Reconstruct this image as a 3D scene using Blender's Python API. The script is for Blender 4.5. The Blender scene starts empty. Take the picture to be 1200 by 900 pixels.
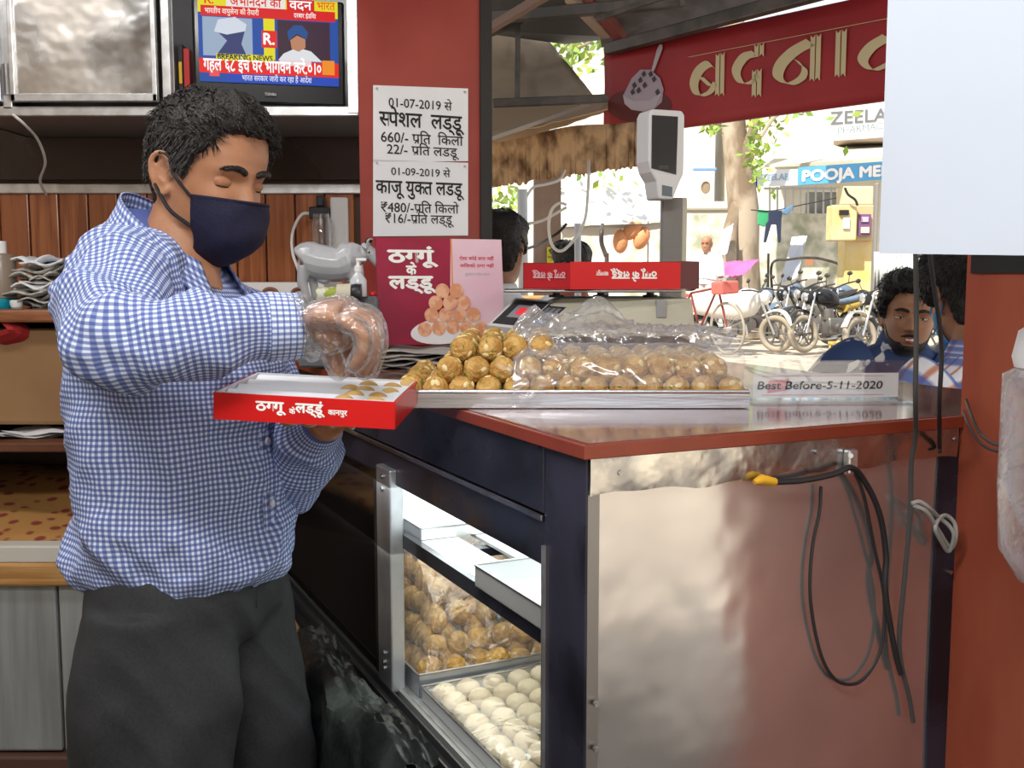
import bpy, bmesh, math, random
import numpy as np
from mathutils import Vector, Matrix, Euler, noise as mnoise
R_ = math.radians
S = bpy.context.scene
COL = S.collection
# ---------------------------------------------------------------- camera, sky, sun, exposure
F = 1220.0; H = 1.32; PIT = R_(5.82); CP = math.cos(PIT); SP = math.sin(PIT)
cd = bpy.data.cameras.new('camera'); cam = bpy.data.objects.new('camera', cd); COL.objects.link(cam)
cam.location = (0, 0, H); cam.rotation_euler = (math.pi/2-PIT, 0, 0)
cd.sensor_width = 36; cd.lens = F/1200*36; cd.clip_start = .02; cd.clip_end = 300
S.camera = cam
wd = bpy.data.worlds.new('sky'); S.world = wd; wd.use_nodes = True
bg = wd.node_tree.nodes['Background']; bg.inputs[0].default_value = (.93, .96, 1, 1); bg.inputs[1].default_value = 1.15
def lamp(name, kind, loc, rot, energy, color=(1, 1, 1), size=1, sy=None):
    d = bpy.data.lights.new(name, kind); d.energy = energy; d.color = color
    if kind == 'AREA':
        d.size = size
        if sy: d.shape = 'RECTANGLE'; d.size_y = sy
    o = bpy.data.objects.new(name, d); o.location = loc; o.rotation_euler = rot; COL.objects.link(o); return o
sun = lamp('sun', 'SUN', (0, 0, 6), (0, 0, 0), 8.0, (1, .93, .8)); sun.data.angle = R_(.6)
sun.rotation_euler = Vector((.42, .50, -.80)).to_track_quat('-Z', 'Y').to_euler()
lamp('ceiling_tube_light', 'AREA', (-.45, .1, 2.44), (R_(12), 0, 0), 36, (1, .98, .95), 1.3, .25)
lamp('ceiling_tube_light', 'AREA', (-1.2, 1.5, 2.44), (0, 0, 0), 14, (1, .98, .95), 1.2, .2)
lamp('camera_flash', 'AREA', (-.05, -.25, 1.75), (R_(80), 0, R_(12)), 3.5, (1, .98, .96), .35, .35)
lamp('showcase_led', 'AREA', (-.09, 1.68, .992), (0, 0, R_(25.5)), 2.4, (.93, 1, .98), .3, .9)
lamp('showcase_fill_lower', 'AREA', tuple(Vector((-.12, 1.72, .885))), (0, 0, R_(25.5)), 1.0, (1, .97, .85), .25, .8)  # added fill light under the inner shelf, brightens the bagged laddus
vs = S.view_settings; vs.view_transform = 'Standard'; vs.look = 'None'; vs.gamma = 1; vs.exposure = 0.0; vs.use_curve_mapping = False
S.cycles.max_bounces = 10; S.cycles.transparent_max_bounces = 24

# ---------------------------------------------------------------- helpers
def at(px, py, Y):
    v = -(py-450)/F; k = Y/(CP+v*SP)
    return Vector(((px-600)/F*k, Y, H+(-SP+v*CP)*k))
def onz(px, py, z):
    v = -(py-450)/F; k = (z-H)/(-SP+v*CP)
    return Vector(((px-600)/F*k, k*(CP+v*SP), z))
TH = R_(25.5); CT, ST = math.cos(TH), math.sin(TH); AX, AY, CZ = .0787, 1.0667, 1.15
def L(x, y, z=0): return Vector((AX+CT*x-ST*y, AY+ST*x+CT*y, z))
def onpanel(px, py, y0=-.006):
    d = at(px, py, 1.0)-Vector((0, 0, H)); n = Vector((-ST, CT, 0)); p0 = L(0, y0, 0)-Vector((0, 0, H))
    return Vector((0, 0, H))+d*(p0.dot(n)/d.dot(n))
MATS = {}
def mat(name, col, rough=.5, metal=0, col2=None, nscale=8, bump=0, bscale=40, spec=.5, trans=0, emit=None, estr=1, alpha=1, stretch=(1, 1, 1), ramp=(.4, .6), coat=0, ior=1.45, rough2=None, vor=False, detail=4, coords='Object'):
    if name in MATS: return MATS[name]
    m = bpy.data.materials.new(name); m.use_nodes = True; t = m.node_tree; b = t.nodes['Principled BSDF']; N = t.nodes.new; K = t.links.new
    b.inputs['Base Color'].default_value = (*col, 1); b.inputs['Roughness'].default_value = rough; b.inputs['Metallic'].default_value = metal
    b.inputs['Specular IOR Level'].default_value = spec; b.inputs['Transmission Weight'].default_value = trans; b.inputs['Alpha'].default_value = alpha
    b.inputs['Coat Weight'].default_value = coat; b.inputs['IOR'].default_value = ior; b.inputs['Coat Roughness'].default_value = .08
    tc = N('ShaderNodeTexCoord'); mp = N('ShaderNodeMapping'); mp.inputs['Scale'].default_value = stretch; K(tc.outputs[coords], mp.inputs[0])
    if col2 is not None or rough2 is not None:
        if vor: nz = N('ShaderNodeTexVoronoi'); nz.inputs['Scale'].default_value = nscale; out = nz.outputs['Distance']
        else: nz = N('ShaderNodeTexNoise'); nz.inputs['Scale'].default_value = nscale; nz.inputs['Detail'].default_value = detail; out = nz.outputs[0]
        K(mp.outputs[0], nz.inputs['Vector'])
        r = N('ShaderNodeMapRange'); r.inputs['From Min'].default_value = ramp[0]; r.inputs['From Max'].default_value = ramp[1]; K(out, r.inputs[0])
        if col2 is not None:
            mx = N('ShaderNodeMix'); mx.data_type = 'RGBA'; mx.inputs[6].default_value = (*col, 1); mx.inputs[7].default_value = (*col2, 1)
            K(r.outputs[0], mx.inputs[0]); K(mx.outputs[2], b.inputs['Base Color'])
        if rough2 is not None:
            q = N('ShaderNodeMapRange'); q.inputs['To Min'].default_value = rough; q.inputs['To Max'].default_value = rough2; K(r.outputs[0], q.inputs[0]); K(q.outputs[0], b.inputs['Roughness'])
    if bump:
        nb = N('ShaderNodeTexNoise'); nb.inputs['Scale'].default_value = bscale; nb.inputs['Detail'].default_value = 3; K(mp.outputs[0], nb.inputs['Vector'])
        bp = N('ShaderNodeBump'); bp.inputs['Strength'].default_value = bump; bp.inputs['Distance'].default_value = .01; K(nb.outputs[0], bp.inputs['Height']); K(bp.outputs[0], b.inputs['Normal'])
    if emit is not None:
        b.inputs['Emission Color'].default_value = (*emit, 1); b.inputs['Emission Strength'].default_value = estr
    MATS[name] = m; return m
def check_mat(name, base, a, c=None, period=.0085, wa=.5, wc=.5, soft=.0, rough=.85, k=.5, bg2=None):
    """woven checks that follow the cloth's own UVs (metres)"""
    m = bpy.data.materials.new(name); m.use_nodes = True; t = m.node_tree; b = t.nodes['Principled BSDF']; N = t.nodes.new; K = t.links.new
    b.inputs['Roughness'].default_value = rough; b.inputs['Specular IOR Level'].default_value = .2
    uv = N('ShaderNodeUVMap'); sx = N('ShaderNodeSeparateXYZ'); K(uv.outputs[0], sx.inputs[0])
    prev = None
    for ax, colr, w, per in ((0, a, wa, period), (1, c or a, wc, period)):
        d = N('ShaderNodeMath'); d.operation = 'DIVIDE'; d.inputs[1].default_value = per; K(sx.outputs[ax], d.inputs[0])
        f = N('ShaderNodeMath'); f.operation = 'PINGPONG'; f.inputs[1].default_value = .5; K(d.outputs[0], f.inputs[0])
        r = N('ShaderNodeMapRange'); r.inputs['From Min'].default_value = w/2-.06; r.inputs['From Max'].default_value = w/2+.06
        r.inputs['To Min'].default_value = k; r.inputs['To Max'].default_value = 0; K(f.outputs[0], r.inputs[0])
        mx = N('ShaderNodeMix'); mx.data_type = 'RGBA'; mx.inputs[7].default_value = (*colr, 1); K(r.outputs[0], mx.inputs[0])
        if prev is None: mx.inputs[6].default_value = (*base, 1)
        else: K(prev, mx.inputs[6])
        prev = mx.outputs[2]
    K(prev, b.inputs['Base Color'])
    MATS[name] = m; return m
def clear_mat(name, tint=(1, 1, 1), gloss=.35, white=.1, rough=.08, bump=.4, bscale=30):
    """thin clear plastic film: mostly see-through, glossy glints, a little milky"""
    m = bpy.data.materials.new(name); m.use_nodes = True; t = m.node_tree; N = t.nodes.new; K = t.links.new
    out = t.nodes['Material Output']; t.nodes.remove(t.nodes['Principled BSDF'])
    tr = N('ShaderNodeBsdfTransparent'); tr.inputs[0].default_value = (*tint, 1)
    gl = N('ShaderNodeBsdfGlossy'); gl.inputs['Roughness'].default_value = rough
    df = N('ShaderNodeBsdfDiffuse'); df.inputs[0].default_value = (.85, .9, .95, 1)
    m1 = N('ShaderNodeMixShader'); m2 = N('ShaderNodeMixShader'); lw = N('ShaderNodeLayerWeight'); lw.inputs[0].default_value = .5; pw = N('ShaderNodeMath'); pw.operation = 'MULTIPLY_ADD'; pw.inputs[1].default_value = white*2.2; pw.inputs[2].default_value = white*.35; K(lw.outputs['Facing'], pw.inputs[0]); K(pw.outputs[0], m1.inputs[0])
    fr = N('ShaderNodeLayerWeight'); fr.inputs[0].default_value = gloss
    ad = N('ShaderNodeMath'); ad.operation = 'MULTIPLY_ADD'; ad.inputs[1].default_value = .5; ad.inputs[2].default_value = .07
    K(fr.outputs['Facing'], ad.inputs[0])
    K(tr.outputs[0], m1.inputs[1]); K(df.outputs[0], m1.inputs[2]); K(ad.outputs[0], m2.inputs[0]); K(m1.outputs[0], m2.inputs[1]); K(gl.outputs[0], m2.inputs[2]); K(m2.outputs[0], out.inputs[0])
    if bump:
        tc = N('ShaderNodeTexCoord'); nb = N('ShaderNodeTexNoise'); nb.inputs['Scale'].default_value = bscale; nb.inputs['Distortion'].default_value = 1.5; K(tc.outputs['Object'], nb.inputs['Vector'])
        bp = N('ShaderNodeBump'); bp.inputs['Strength'].default_value = bump; bp.inputs['Distance'].default_value = .02; K(nb.outputs[0], bp.inputs['Height'])
        K(bp.outputs[0], gl.inputs['Normal']); K(bp.outputs[0], fr.inputs['Normal'])
    MATS[name] = m; return m

class MB:
    def __init__(s): s.v = []; s.f = []; s.mi = []; s.uv = {}; s.cur = 0
    def add(s, vs, fs, uvs=None):
        o = len(s.v); s.v += [tuple(p) for p in vs]
        for k, f in enumerate(fs):
            if uvs is not None: s.uv[len(s.f)] = uvs[k]
            s.f.append([i+o for i in f]); s.mi.append(s.cur)
        return s
    def box(s, c, size, rot=None, bev=0):
        hx, hy, hz = [q/2 for q in size]
        M = Matrix.Translation(Vector(c)) @ (rot.to_4x4() if rot is not None else Matrix.Identity(4))
        if bev <= 0:
            vs = [M @ Vector((x, y, z)) for x in (-hx, hx) for y in (-hy, hy) for z in (-hz, hz)]
            return s.add(vs, [(0, 1, 3, 2), (4, 6, 7, 5), (0, 4, 5, 1), (2, 3, 7, 6), (0, 2, 6, 4), (1, 5, 7, 3)])
        bm = bmesh.new(); bmesh.ops.create_cube(bm, size=1)
        for v in bm.verts: v.co = Vector((v.co.x*size[0], v.co.y*size[1], v.co.z*size[2]))
        bmesh.ops.bevel(bm, geom=list(bm.edges), offset=min(bev, min(size)*.45), segments=2, affect='EDGES', profile=.5)
        bm.verts.index_update(); s.add([M @ v.co for v in bm.verts], [[v.index for v in f.verts] for f in bm.faces]); bm.free(); return s
    def hexa(s, b4, t4):
        return s.add(list(b4)+list(t4), [(0, 3, 2, 1), (4, 5, 6, 7), (0, 1, 5, 4), (1, 2, 6, 5), (2, 3, 7, 6), (3, 0, 4, 7)])
    def slab(s, p4, th):
        """four corners thickened along -normal"""
        p = [Vector(q) for q in p4]; n = (p[1]-p[0]).cross(p[3]-p[0]).normalized()
        return s.hexa([q-n*th for q in p], p)
    def prism(s, pts, d):
        """polygon (3-D points) extruded by vector d"""
        n = len(pts); p = [Vector(q) for q in pts]; q = [a+Vector(d) for a in p]
        return s.add(p+q, [list(range(n))[::-1], list(range(n, 2*n))]+[[i, (i+1) % n, n+(i+1) % n, n+i] for i in range(n)])
    def poly(s, pts): return s.add(pts, [list(range(len(pts)))])
    def loft(s, rings, caps=True, uvp=None, closed=True):
        n = len(rings[0]); m = len(rings); vs = [p for r in rings for p in r]; fs = []; uv = [] if uvp else None
        if uvp:
            P, V0, U0 = uvp; cen = [sum((Vector(p) for p in r), Vector())/n for r in rings]; acc = [V0]
            for i in range(1, m): acc.append(acc[-1]+(cen[i]-cen[i-1]).length)
        for i in range(m-1):
            for j in range(n if closed else n-1):
                k = (j+1) % n; fs.append((i*n+j, i*n+k, (i+1)*n+k, (i+1)*n+j))
                if uvp: uv.append([(U0+P*j/n, acc[i]), (U0+P*(j+1)/n, acc[i]), (U0+P*(j+1)/n, acc[i+1]), (U0+P*j/n, acc[i+1])])
        if caps and closed:
            fs.append(list(range(n))[::-1]); fs.append([(m-1)*n+j for j in range(n)])
            if uvp: uv += [[(0, 0)]*n]*2
        return s.add(vs, fs, uv)
    def tube(s, path, r, n=8, caps=True, flat=1.0, up=None, uvp=None):
        p = [Vector(q) for q in path]; rs = r if hasattr(r, '__len__') else [r]*len(p); rings = []; ref = up
        for i, c in enumerate(p):
            t = (p[min(i+1, len(p)-1)]-p[max(i-1, 0)]).normalized()
            if ref is None: ref = Vector((0, 0, 1)) if abs(t.z) < .9 else Vector((1, 0, 0))
            a = (ref-t*ref.dot(t)).normalized(); b = t.cross(a); ref = a
            rings.append([c+a*math.cos(2*math.pi*k/n)*rs[i]*flat+b*math.sin(2*math.pi*k/n)*rs[i] for k in range(n)])
        return s.loft(rings, caps, uvp)
    def cyl(s, a, b, r, n=16, r2=None): return s.tube([a, b], [r, r if r2 is None else r2], n)
    def lathe(s, prof, c=(0, 0, 0), n=24, M=None):
        c = Vector(c); rings = [[(c+Vector((r*math.cos(2*math.pi*k/n), r*math.sin(2*math.pi*k/n), z))) if M is None else M @ Vector((r*math.cos(2*math.pi*k/n), r*math.sin(2*math.pi*k/n), z)) for k in range(n)] for r, z in prof]
        return s.loft(rings)
    def ball(s, c, r, seg=12, rings=8, M=None):
        r = r if hasattr(r, '__len__') else (r, r, r); c = Vector(c); rr = []
        for i in range(rings+1):
            a = -math.pi/2+math.pi*i/rings; a = max(-1.5, min(1.5, a)); ring = []
            for k in range(seg):
                b = 2*math.pi*k/seg; v = Vector((r[0]*math.cos(a)*math.cos(b), r[1]*math.cos(a)*math.sin(b), r[2]*math.sin(a)))
                ring.append(c+(M @ v if M is not None else v))
            rr.append(ring)
        return s.loft(rr)
    def torus(s, c, R, r, n=32, k=8, ax=None, sy=1):
        Q = ax if ax is not None else Matrix.Identity(3); c = Vector(c); rings = []
        for i in range(n+1):
            a = 2*math.pi*i/n; d = Vector((math.cos(a), math.sin(a)*sy, 0))
            rings.append([c+Q @ (d*(R+r*math.cos(2*math.pi*j/k))+Vector((0, 0, r*math.sin(2*math.pi*j/k)))) for j in range(k)])
        return s.loft(rings, caps=False)
    def build(s, name, m, parent=None, smooth=False, **tags):
        me = bpy.data.meshes.new(name); me.from_pydata(s.v, [], s.f); ms = m if isinstance(m, (list, tuple)) else [m]
        for q in ms: me.materials.append(q)
        if len(ms) > 1: me.polygons.foreach_set('material_index', [min(i, len(ms)-1) for i in s.mi])
        if s.uv:
            ul = me.uv_layers.new(name='UVMap'); dat = ul.data
            for fi, pl in enumerate(me.polygons):
                u = s.uv.get(fi)
                if u:
                    for q, li in enumerate(pl.loop_indices): dat[li].uv = u[q]
        bm = bmesh.new(); bm.from_mesh(me); bmesh.ops.recalc_face_normals(bm, faces=bm.faces); bm.to_mesh(me); bm.free()
        if smooth:
            me.polygons.foreach_set('use_smooth', [True]*len(me.polygons))
            try: me.set_sharp_from_angle(angle=R_(smooth if smooth is not True else 50))
            except Exception: pass
        o = bpy.data.objects.new(name, me); COL.objects.link(o)
        if parent is not None: o.parent = parent; o.matrix_parent_inverse = parent.matrix_basis.inverted()
        for k, v in tags.items(): o[{'cat': 'category'}.get(k, k)] = v
        return o
def thing(name, label, cat, loc, group=None):
    o = bpy.data.objects.new(name, None); o.location = loc; o.empty_display_size = .05; COL.objects.link(o)
    o['label'] = label; o['category'] = cat
    if group: o['group'] = group
    return o
def tag(o, label, cat, group=None, kind=None):
    o['label'] = label; o['category'] = cat
    if group: o['group'] = group
    if kind: o['kind'] = kind
    return o
def dup(o, M, label=None, group=None, parent=None):
    """copy a thing (empty or mesh) with its parts, moved by world matrix M"""
    c = o.copy(); COL.objects.link(c)
    if parent is None: c.matrix_basis = M @ o.matrix_basis
    else: c.parent = parent
    if label: c['label'] = label
    if group: c['group'] = group
    for ch in list(o.children): dup(ch, None, parent=c)
    return c
def rz(a): return Matrix.Rotation(a, 3, 'Z')
def cr(pts, n=8):
    """Catmull-Rom through points"""
    p = [Vector(q) for q in pts]; p = [p[0]*2-p[1]]+p+[p[-1]*2-p[-2]]; o = []
    for i in range(1, len(p)-2):
        for k in range(n):
            t = k/n; o.append(.5*((2*p[i])+(-p[i-1]+p[i+1])*t+(2*p[i-1]-5*p[i]+4*p[i+1]-p[i+2])*t*t+(-p[i-1]+3*p[i]-3*p[i+1]+p[i+2])*t**3))
    o.append(p[-2]); return o
def remesh(name, mb, m, voxel, parent=None, smooth_it=2, disp=None):
    o = mb.build(name, m); md = o.modifiers.new('r', 'REMESH'); md.mode = 'VOXEL'; md.voxel_size = voxel; md.use_smooth_shade = True
    if smooth_it: sm = o.modifiers.new('s', 'SMOOTH'); sm.factor = .5; sm.iterations = smooth_it
    dg = bpy.context.evaluated_depsgraph_get(); me = bpy.data.meshes.new_from_object(o.evaluated_get(dg)); o.modifiers.clear(); old = o.data; o.data = me; bpy.data.meshes.remove(old)
    if disp is not None:
        nn = [v.normal.copy() for v in me.vertices]
        for v, q in zip(me.vertices, nn): v.co = v.co+q*disp(v.co)
    me.polygons.foreach_set('use_smooth', [True]*len(me.polygons))
    if parent is not None: o.parent = parent; o.matrix_parent_inverse = parent.matrix_basis.inverted()
    return o
# ---- lettering: font glyphs (with half consonants and ra-strokes shaped here) turned into mesh
def _glyph_mesh(txt, bold=0.0, shear=0.0):
    c = bpy.data.curves.new('t', 'FONT'); c.body = txt; c.size = 1; c.offset = bold; c.resolution_u = 3; c.shear = shear
    o = bpy.data.objects.new('t', c); COL.objects.link(o); bpy.context.view_layer.update()
    dg = bpy.context.evaluated_depsgraph_get(); me = bpy.data.meshes.new_from_object(o.evaluated_get(dg))
    vs = [tuple(v.co) for v in me.vertices]; fs = [list(p.vertices) for p in me.polygons]
    bpy.data.meshes.remove(me); bpy.data.objects.remove(o); bpy.data.curves.remove(c); return vs, fs
_W = {}
def _adv(s):
    if s not in _W:
        def w(q):
            v, _ = _glyph_mesh(q); xs = [p[0] for p in v]; return max(xs)-min(xs)
        _W[s] = w('|'+s+'|')-w('||')
    return _W[s]
def text_mesh(txt, bold=0.0, shear=0.0):
    """markup: ~X = half form of X (stem cut away), ^X = X with a lower ra stroke"""
    V, Fc = [], []; x = 0; i = 0
    def put(vs, fs, dx):
        o = len(V); V.extend([(a+dx, b) for a, b, *_ in vs]); Fc.extend([[q+o for q in f] for f in fs])
    run = ''
    def flush():
        nonlocal run, x
        if run: vs, fs = _glyph_mesh(run, 0, shear); put(vs, fs, x); x += _adv(run); run = ''
    while i < len(txt):
        ch = txt[i]
        if ch == '~':
            flush(); g = txt[i+1]; i += 2; vs, fs = _glyph_mesh(g, 0, 0); xm = max(p[0] for p in vs)
            cut = xm-.17 if g != 'क' else xm-.12
            bm = bmesh.new(); bv = [bm.verts.new(p) for p in vs]
            for f in fs:
                try: bm.faces.new([bv[q] for q in f])
                except Exception: pass
            bmesh.ops.bisect_plane(bm, geom=bm.verts[:]+bm.edges[:]+bm.faces[:], plane_co=(cut, 0, 0), plane_no=(1, 0, 0), clear_outer=True)
            bm.verts.index_update(); put([v.co[:] for v in bm.verts], [[v.index for v in f.verts] for f in bm.faces], x); bm.free(); x += cut-.0
        elif ch == '^':
            flush(); g = txt[i+1]; i += 2; vs, fs = _glyph_mesh(g, 0, shear); put(vs, fs, x); a = _adv(g); xm = max(p[0] for p in vs)
            w = .055+bold; put([(xm-.2, .2), (xm-.08, .3), (xm-.08, .3-w*1.3), (xm-.2-w, .2-w*.6), (xm-.42, .02), (xm-.36, -.02)], [[0, 1, 2, 3, 4, 5]], x); x += a
        else: run += ch; i += 1
    flush(); return V, Fc
def text(mb, txt, origin, xd, yd, height=None, width=None, bold=0.0, shear=0.0, lift=.0004, align='l', depth=None):
    """lay text on a surface: xd along the line, yd up the letters"""
    xd = Vector(xd).normalized(); yd = Vector(yd).normalized(); n = xd.cross(yd)
    V, Fc = text_mesh(txt, bold, shear); xs = [p[0] for p in V]; x0, x1 = min(xs), max(xs)
    sc = height if height else width/(x1-x0)
    sx = width/(x1-x0) if width else sc
    off = -x0*sx if align == 'l' else (-(x0+x1)/2*sx if align == 'c' else -x1*sx)
    o = Vector(origin)+n*lift
    for dx, dy, dn in (((0, 0, 0),) if bold < .005 else ((-bold, 0, 0), (bold, 0, .00002), (0, -bold, .00004), (0, bold, .00006))):
        mb.add([o+n*dn+xd*((p[0]+dx*.8)*sx+off)+yd*((p[1]+dy*.8)*sc) for p in V], Fc)
    return mb
# ---------------------------------------------------------------- materials
steel = mat('brushed_steel', (.72, .72, .73), .28, 1, rough2=.5, nscale=6, bump=.15, bscale=9)
steel_w = mat('hammered_sheet_steel', (.80, .82, .85), .14, 1, col2=(.62, .58, .54), nscale=5, bump=1.0, bscale=6, rough2=.34)
steel_d = mat('worn_steel', (.5, .5, .52), .35, 1, col2=(.3, .3, .31), nscale=12, bump=.2, bscale=20)
alu = mat('aluminium', (.75, .76, .78), .35, .9, col2=(.6, .6, .6), nscale=30)
blackgl = mat('black_gloss_panel', (.012, .012, .018), .15, 0, col2=(.03, .03, .05), nscale=6, rough2=.35, bump=.06, bscale=12)
blackpl = mat('black_plastic', (.015, .015, .017), .4)
greypl = mat('grey_plastic', (.18, .19, .2), .45, col2=(.14, .15, .16), nscale=20)
redlam = mat('red_laminate', (.30, .045, .028), .3, col2=(.36, .06, .038), nscale=7, rough2=.42)
redwall = mat('red_painted_ply', (.27, .05, .026), .5, col2=(.35, .085, .042), nscale=14, stretch=(1, 1, .3), bump=.1, bscale=30, ramp=(.3, .7))
pillarm = mat('maroon_laminate', (.25, .035, .028), .3, col2=(.31, .05, .038), nscale=4, rough2=.4)
darklam = mat('dark_brown_laminate', (.035, .02, .016), .22, col2=(.06, .035, .028), nscale=3, rough2=.4, bump=.1, bscale=4)
plank = mat('varnished_plank', (.44, .15, .055), .25, col2=(.27, .08, .03), nscale=6, stretch=(12, 12, .6), bump=.1, bscale=6, coat=.4)
plank2 = mat('varnished_plank_dark', (.28, .085, .03), .25, col2=(.36, .12, .045), nscale=6, stretch=(12, 12, .6), bump=.1, bscale=6, coat=.4)
woodedge = mat('wood_edge', (.33, .13, .06), .35, col2=(.22, .08, .035), nscale=10, stretch=(1, 12, 12))
white = mat('white_paint', (.8, .8, .8), .5)
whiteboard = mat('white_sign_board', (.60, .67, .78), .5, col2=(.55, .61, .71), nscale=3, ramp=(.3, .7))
paper = mat('paper', (.8, .82, .86), .8, col2=(.72, .74, .78), nscale=3)
newsp = mat('newsprint', (.5, .48, .44), .9, col2=(.25, .24, .23), nscale=60, ramp=(.45, .65))
ink = mat('black_ink', (.01, .01, .012), .6)
whiteink = mat('white_print', (.88, .88, .86), .5)
concrete = mat('concrete', (.3, .29, .27), .9, col2=(.2, .19, .18), nscale=5, bump=.3, bscale=30)
ceilm = mat('ceiling_board', (.55, .53, .5), .9, col2=(.5, .48, .45), nscale=3)
floorm = mat('dark_tile', (.09, .075, .07), .5, col2=(.06, .05, .045), nscale=6)
# ---------------------------------------------------------------- the setting
def st(mb, name, m, **k): o = mb.build(name, m, **k); o['kind'] = 'structure'; return o
flo = st(MB().box((-.3, .3, -.02), (4.4, 5.6, .04)), 'floor', mat('floor_screed', (.03, .027, .025), .8))
fl = MB(); rr = random.Random(5)
for i in range(9):
    for j in range(8):
        m_ = MB().box((-2.2+i*.45, -1.6+j*.6, .004), (.444, .594, .012), bev=.003)
        t_ = m_.build('floor_tile', floorm, flo)
st(MB().box((-.35, .25, 2.55), (4.0, 5.2, .06)), 'ceiling', ceilm)
st(MB().box((-2.25, .3, 1.25), (.06, 5.2, 2.54)), 'wall_left', mat('cream_wall', (.5, .42, .33), .8, col2=(.42, .34, .26), nscale=3))
st(MB().box((-1.1, -2.05, 1.25), (2.3, .06, 2.54)), 'wall_rear', mat('cream_wall', (.5, .42, .33)))
# back wall behind shelves: lower part painted, planks in relief
wallb = st(MB().box((-1.3, 2.97, 1.25), (1.85, .06, 2.54)), 'wall_back', mat('umber_wall', (.10, .06, .04), .7, col2=(.07, .045, .03), nscale=4))
x = -2.16; k = 0
while x < -.5:
    w = .082; o = MB().box((x+w/2, 2.932, 1.36), (w-.004, .02, .42), bev=.003).build('plank', plank if (k*7) % 3 else plank2, wallb); x += w; k += 1
MB().box((-1.3, 2.925, 1.565), (1.8, .028, .028), bev=.003).build('rail', alu, wallb)
MB().box((-1.3, 2.928, 1.79), (1.8, .02, .40)).build('laminate_panel', darklam, wallb)
# ---------------------------------------------------------------- steel wall cabinet with a television niche
yF = 2.5; zb = at(200, 134, yF).z
def X(px, Y=yF): return at(px, 134, Y).x
xl, xr = X(-60), X(421); cabt = zb+.52
cab = thing('wall_cabinet', 'steel wall cabinet with hammered sheet doors above the plank wall', 'cabinet', ((xl+xr)/2, 2.7, zb))
MB().box(((xl+xr)/2, 2.71, zb+.008), (xr-xl, .41, .016)).box(((xl+xr)/2, 2.71, cabt), (xr-xl, .41, .016)).box(((xl+xr)/2, 2.9, zb+.26), (xr-xl, .012, .52)).box((X(203), 2.7, zb+.26), (.008, .39, .52)).box((X(418), 2.7, zb+.26), (.012, .39, .52)).box((X(-58), 2.7, zb+.26), (.012, .39, .52)).build('carcass', mat('cabinet_sheet', (.3, .3, .31), .4, .8), cab)
f = MB()
f.box(((xl+xr)/2, yF-.004, zb+.006), (xr-xl, .014, .022), bev=.002).box((X(12), yF-.004, zb+.26), (.022, .014, .5), bev=.002).box((X(198), yF-.004, zb+.26), (.02, .014, .5), bev=.002).box((X(415), yF-.004, zb+.26), (.026, .016, .52), bev=.002)
f.build('frame', alu, cab)
d_ = MB().box(((X(20)+X(190))/2, yF-.016, zb+.27), (X(190)-X(20), .012, .49), bev=.003).build('door', steel_w, cab)
m_ = MB()
for a, b in ((X(20), X(26)), (X(184), X(190))): m_.box(((a+b)/2, yF-.026, zb+.27), (b-a, .01, .49), bev=.002)
m_.box(((X(20)+X(190))/2, yF-.026, zb+.034), (X(190)-X(20), .01, .018), bev=.002); m_.build('door_edge_strip', alu, d_)
MB().cyl((X(17), yF-.03, zb+.04), (X(17), yF-.03, zb+.11), .006).box((X(17), yF-.026, zb+.075), (.026, .004, .07)).build('hinge', steel_d, d_)
d2 = MB().box((X(-22), yF-.016, zb+.27), (X(7)-X(-52), .012, .49), bev=.003).build('door', mat('door_grey', (.42, .45, .48), .35, .7), cab)
for (pa, pb, z0, c, nm) in ((207, 212, .075, (.02, .02, .02), 'black carton with yellow print beside the television'), (213, 220, .07, (.5, .02, .02), 'thin red carton standing beside the television')):
    o = MB().box(((X(pa)+X(pb))/2, yF+.04, zb+.016+z0/1), (X(pb)-X(pa), .03, z0*2), bev=.001).build('carton', mat('carton_'+nm[:4], c, .5), None); tag(o, nm, 'box')
    if pa == 207: MB().box(((X(pa)+X(pb))/2, yF+.0235, zb+.10), ((X(pb)-X(pa))*.7, .002, .05)).build('yellow_label', mat('yellow_print', (.8, .5, .02), .5), o)
# television (slightly turned)
tvY = 2.45; T0 = at(227, 103, tvY); a14 = R_(13); tx = Vector((math.cos(a14), math.sin(a14), 0)); tz = Vector((0, 0, 1)); tn = Vector((math.sin(a14), -math.cos(a14), 0))
p1 = at(407, 128, tvY+.1); tw = (p1.x-T0.x)/math.cos(a14); th_ = .243; z0 = zb+.022
T0 = Vector((T0.x, tvY-.0, z0)); tv = thing('television', 'small black television showing a news channel in the steel cabinet niche', 'television', T0+tx*tw/2)
Q = Matrix((tx, -tn, tz)).transposed()
def TV(u, v, d=0): return T0+tx*(u*tw)+tz*(v*th_)+tn*d
MB().box(T0+tx*tw/2+tz*th_/2-tn*.03, (tw, .05, th_), Q, bev=.006).build('casing', mat('tv_gloss_black', (.01, .01, .012), .15), tv)
E_ = {}
def em(name, c, s=1.0): return mat('screen_'+name, (0, 0, 0), .3, emit=c, estr=s, spec=.1)
sc_ = MB().poly([TV(.04, .19, .0), TV(.955, .19, .0), TV(.955, .985, .0), TV(.04, .985, .0)])
scr = sc_.prism([TV(.04, .19, -.004), TV(.955, .19, -.004), TV(.955, .985, -.004), TV(.04, .985, -.004)], tn*.003).build('screen', em('blue', (.03, .10, .45), .8), tv)
def SC(u, v, d=.0): return TV(.04+.915*u, .19+.795*v, .0012+d)
def pat(name, pts, c, s=.9, d=0): MB().prism([SC(u, v, d) for u, v in pts], tn*.0004).build(name, em(name, c, s), scr)
def rc(a, b, c, d): return [(a, b), (c, b), (c, d), (a, d)]
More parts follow.
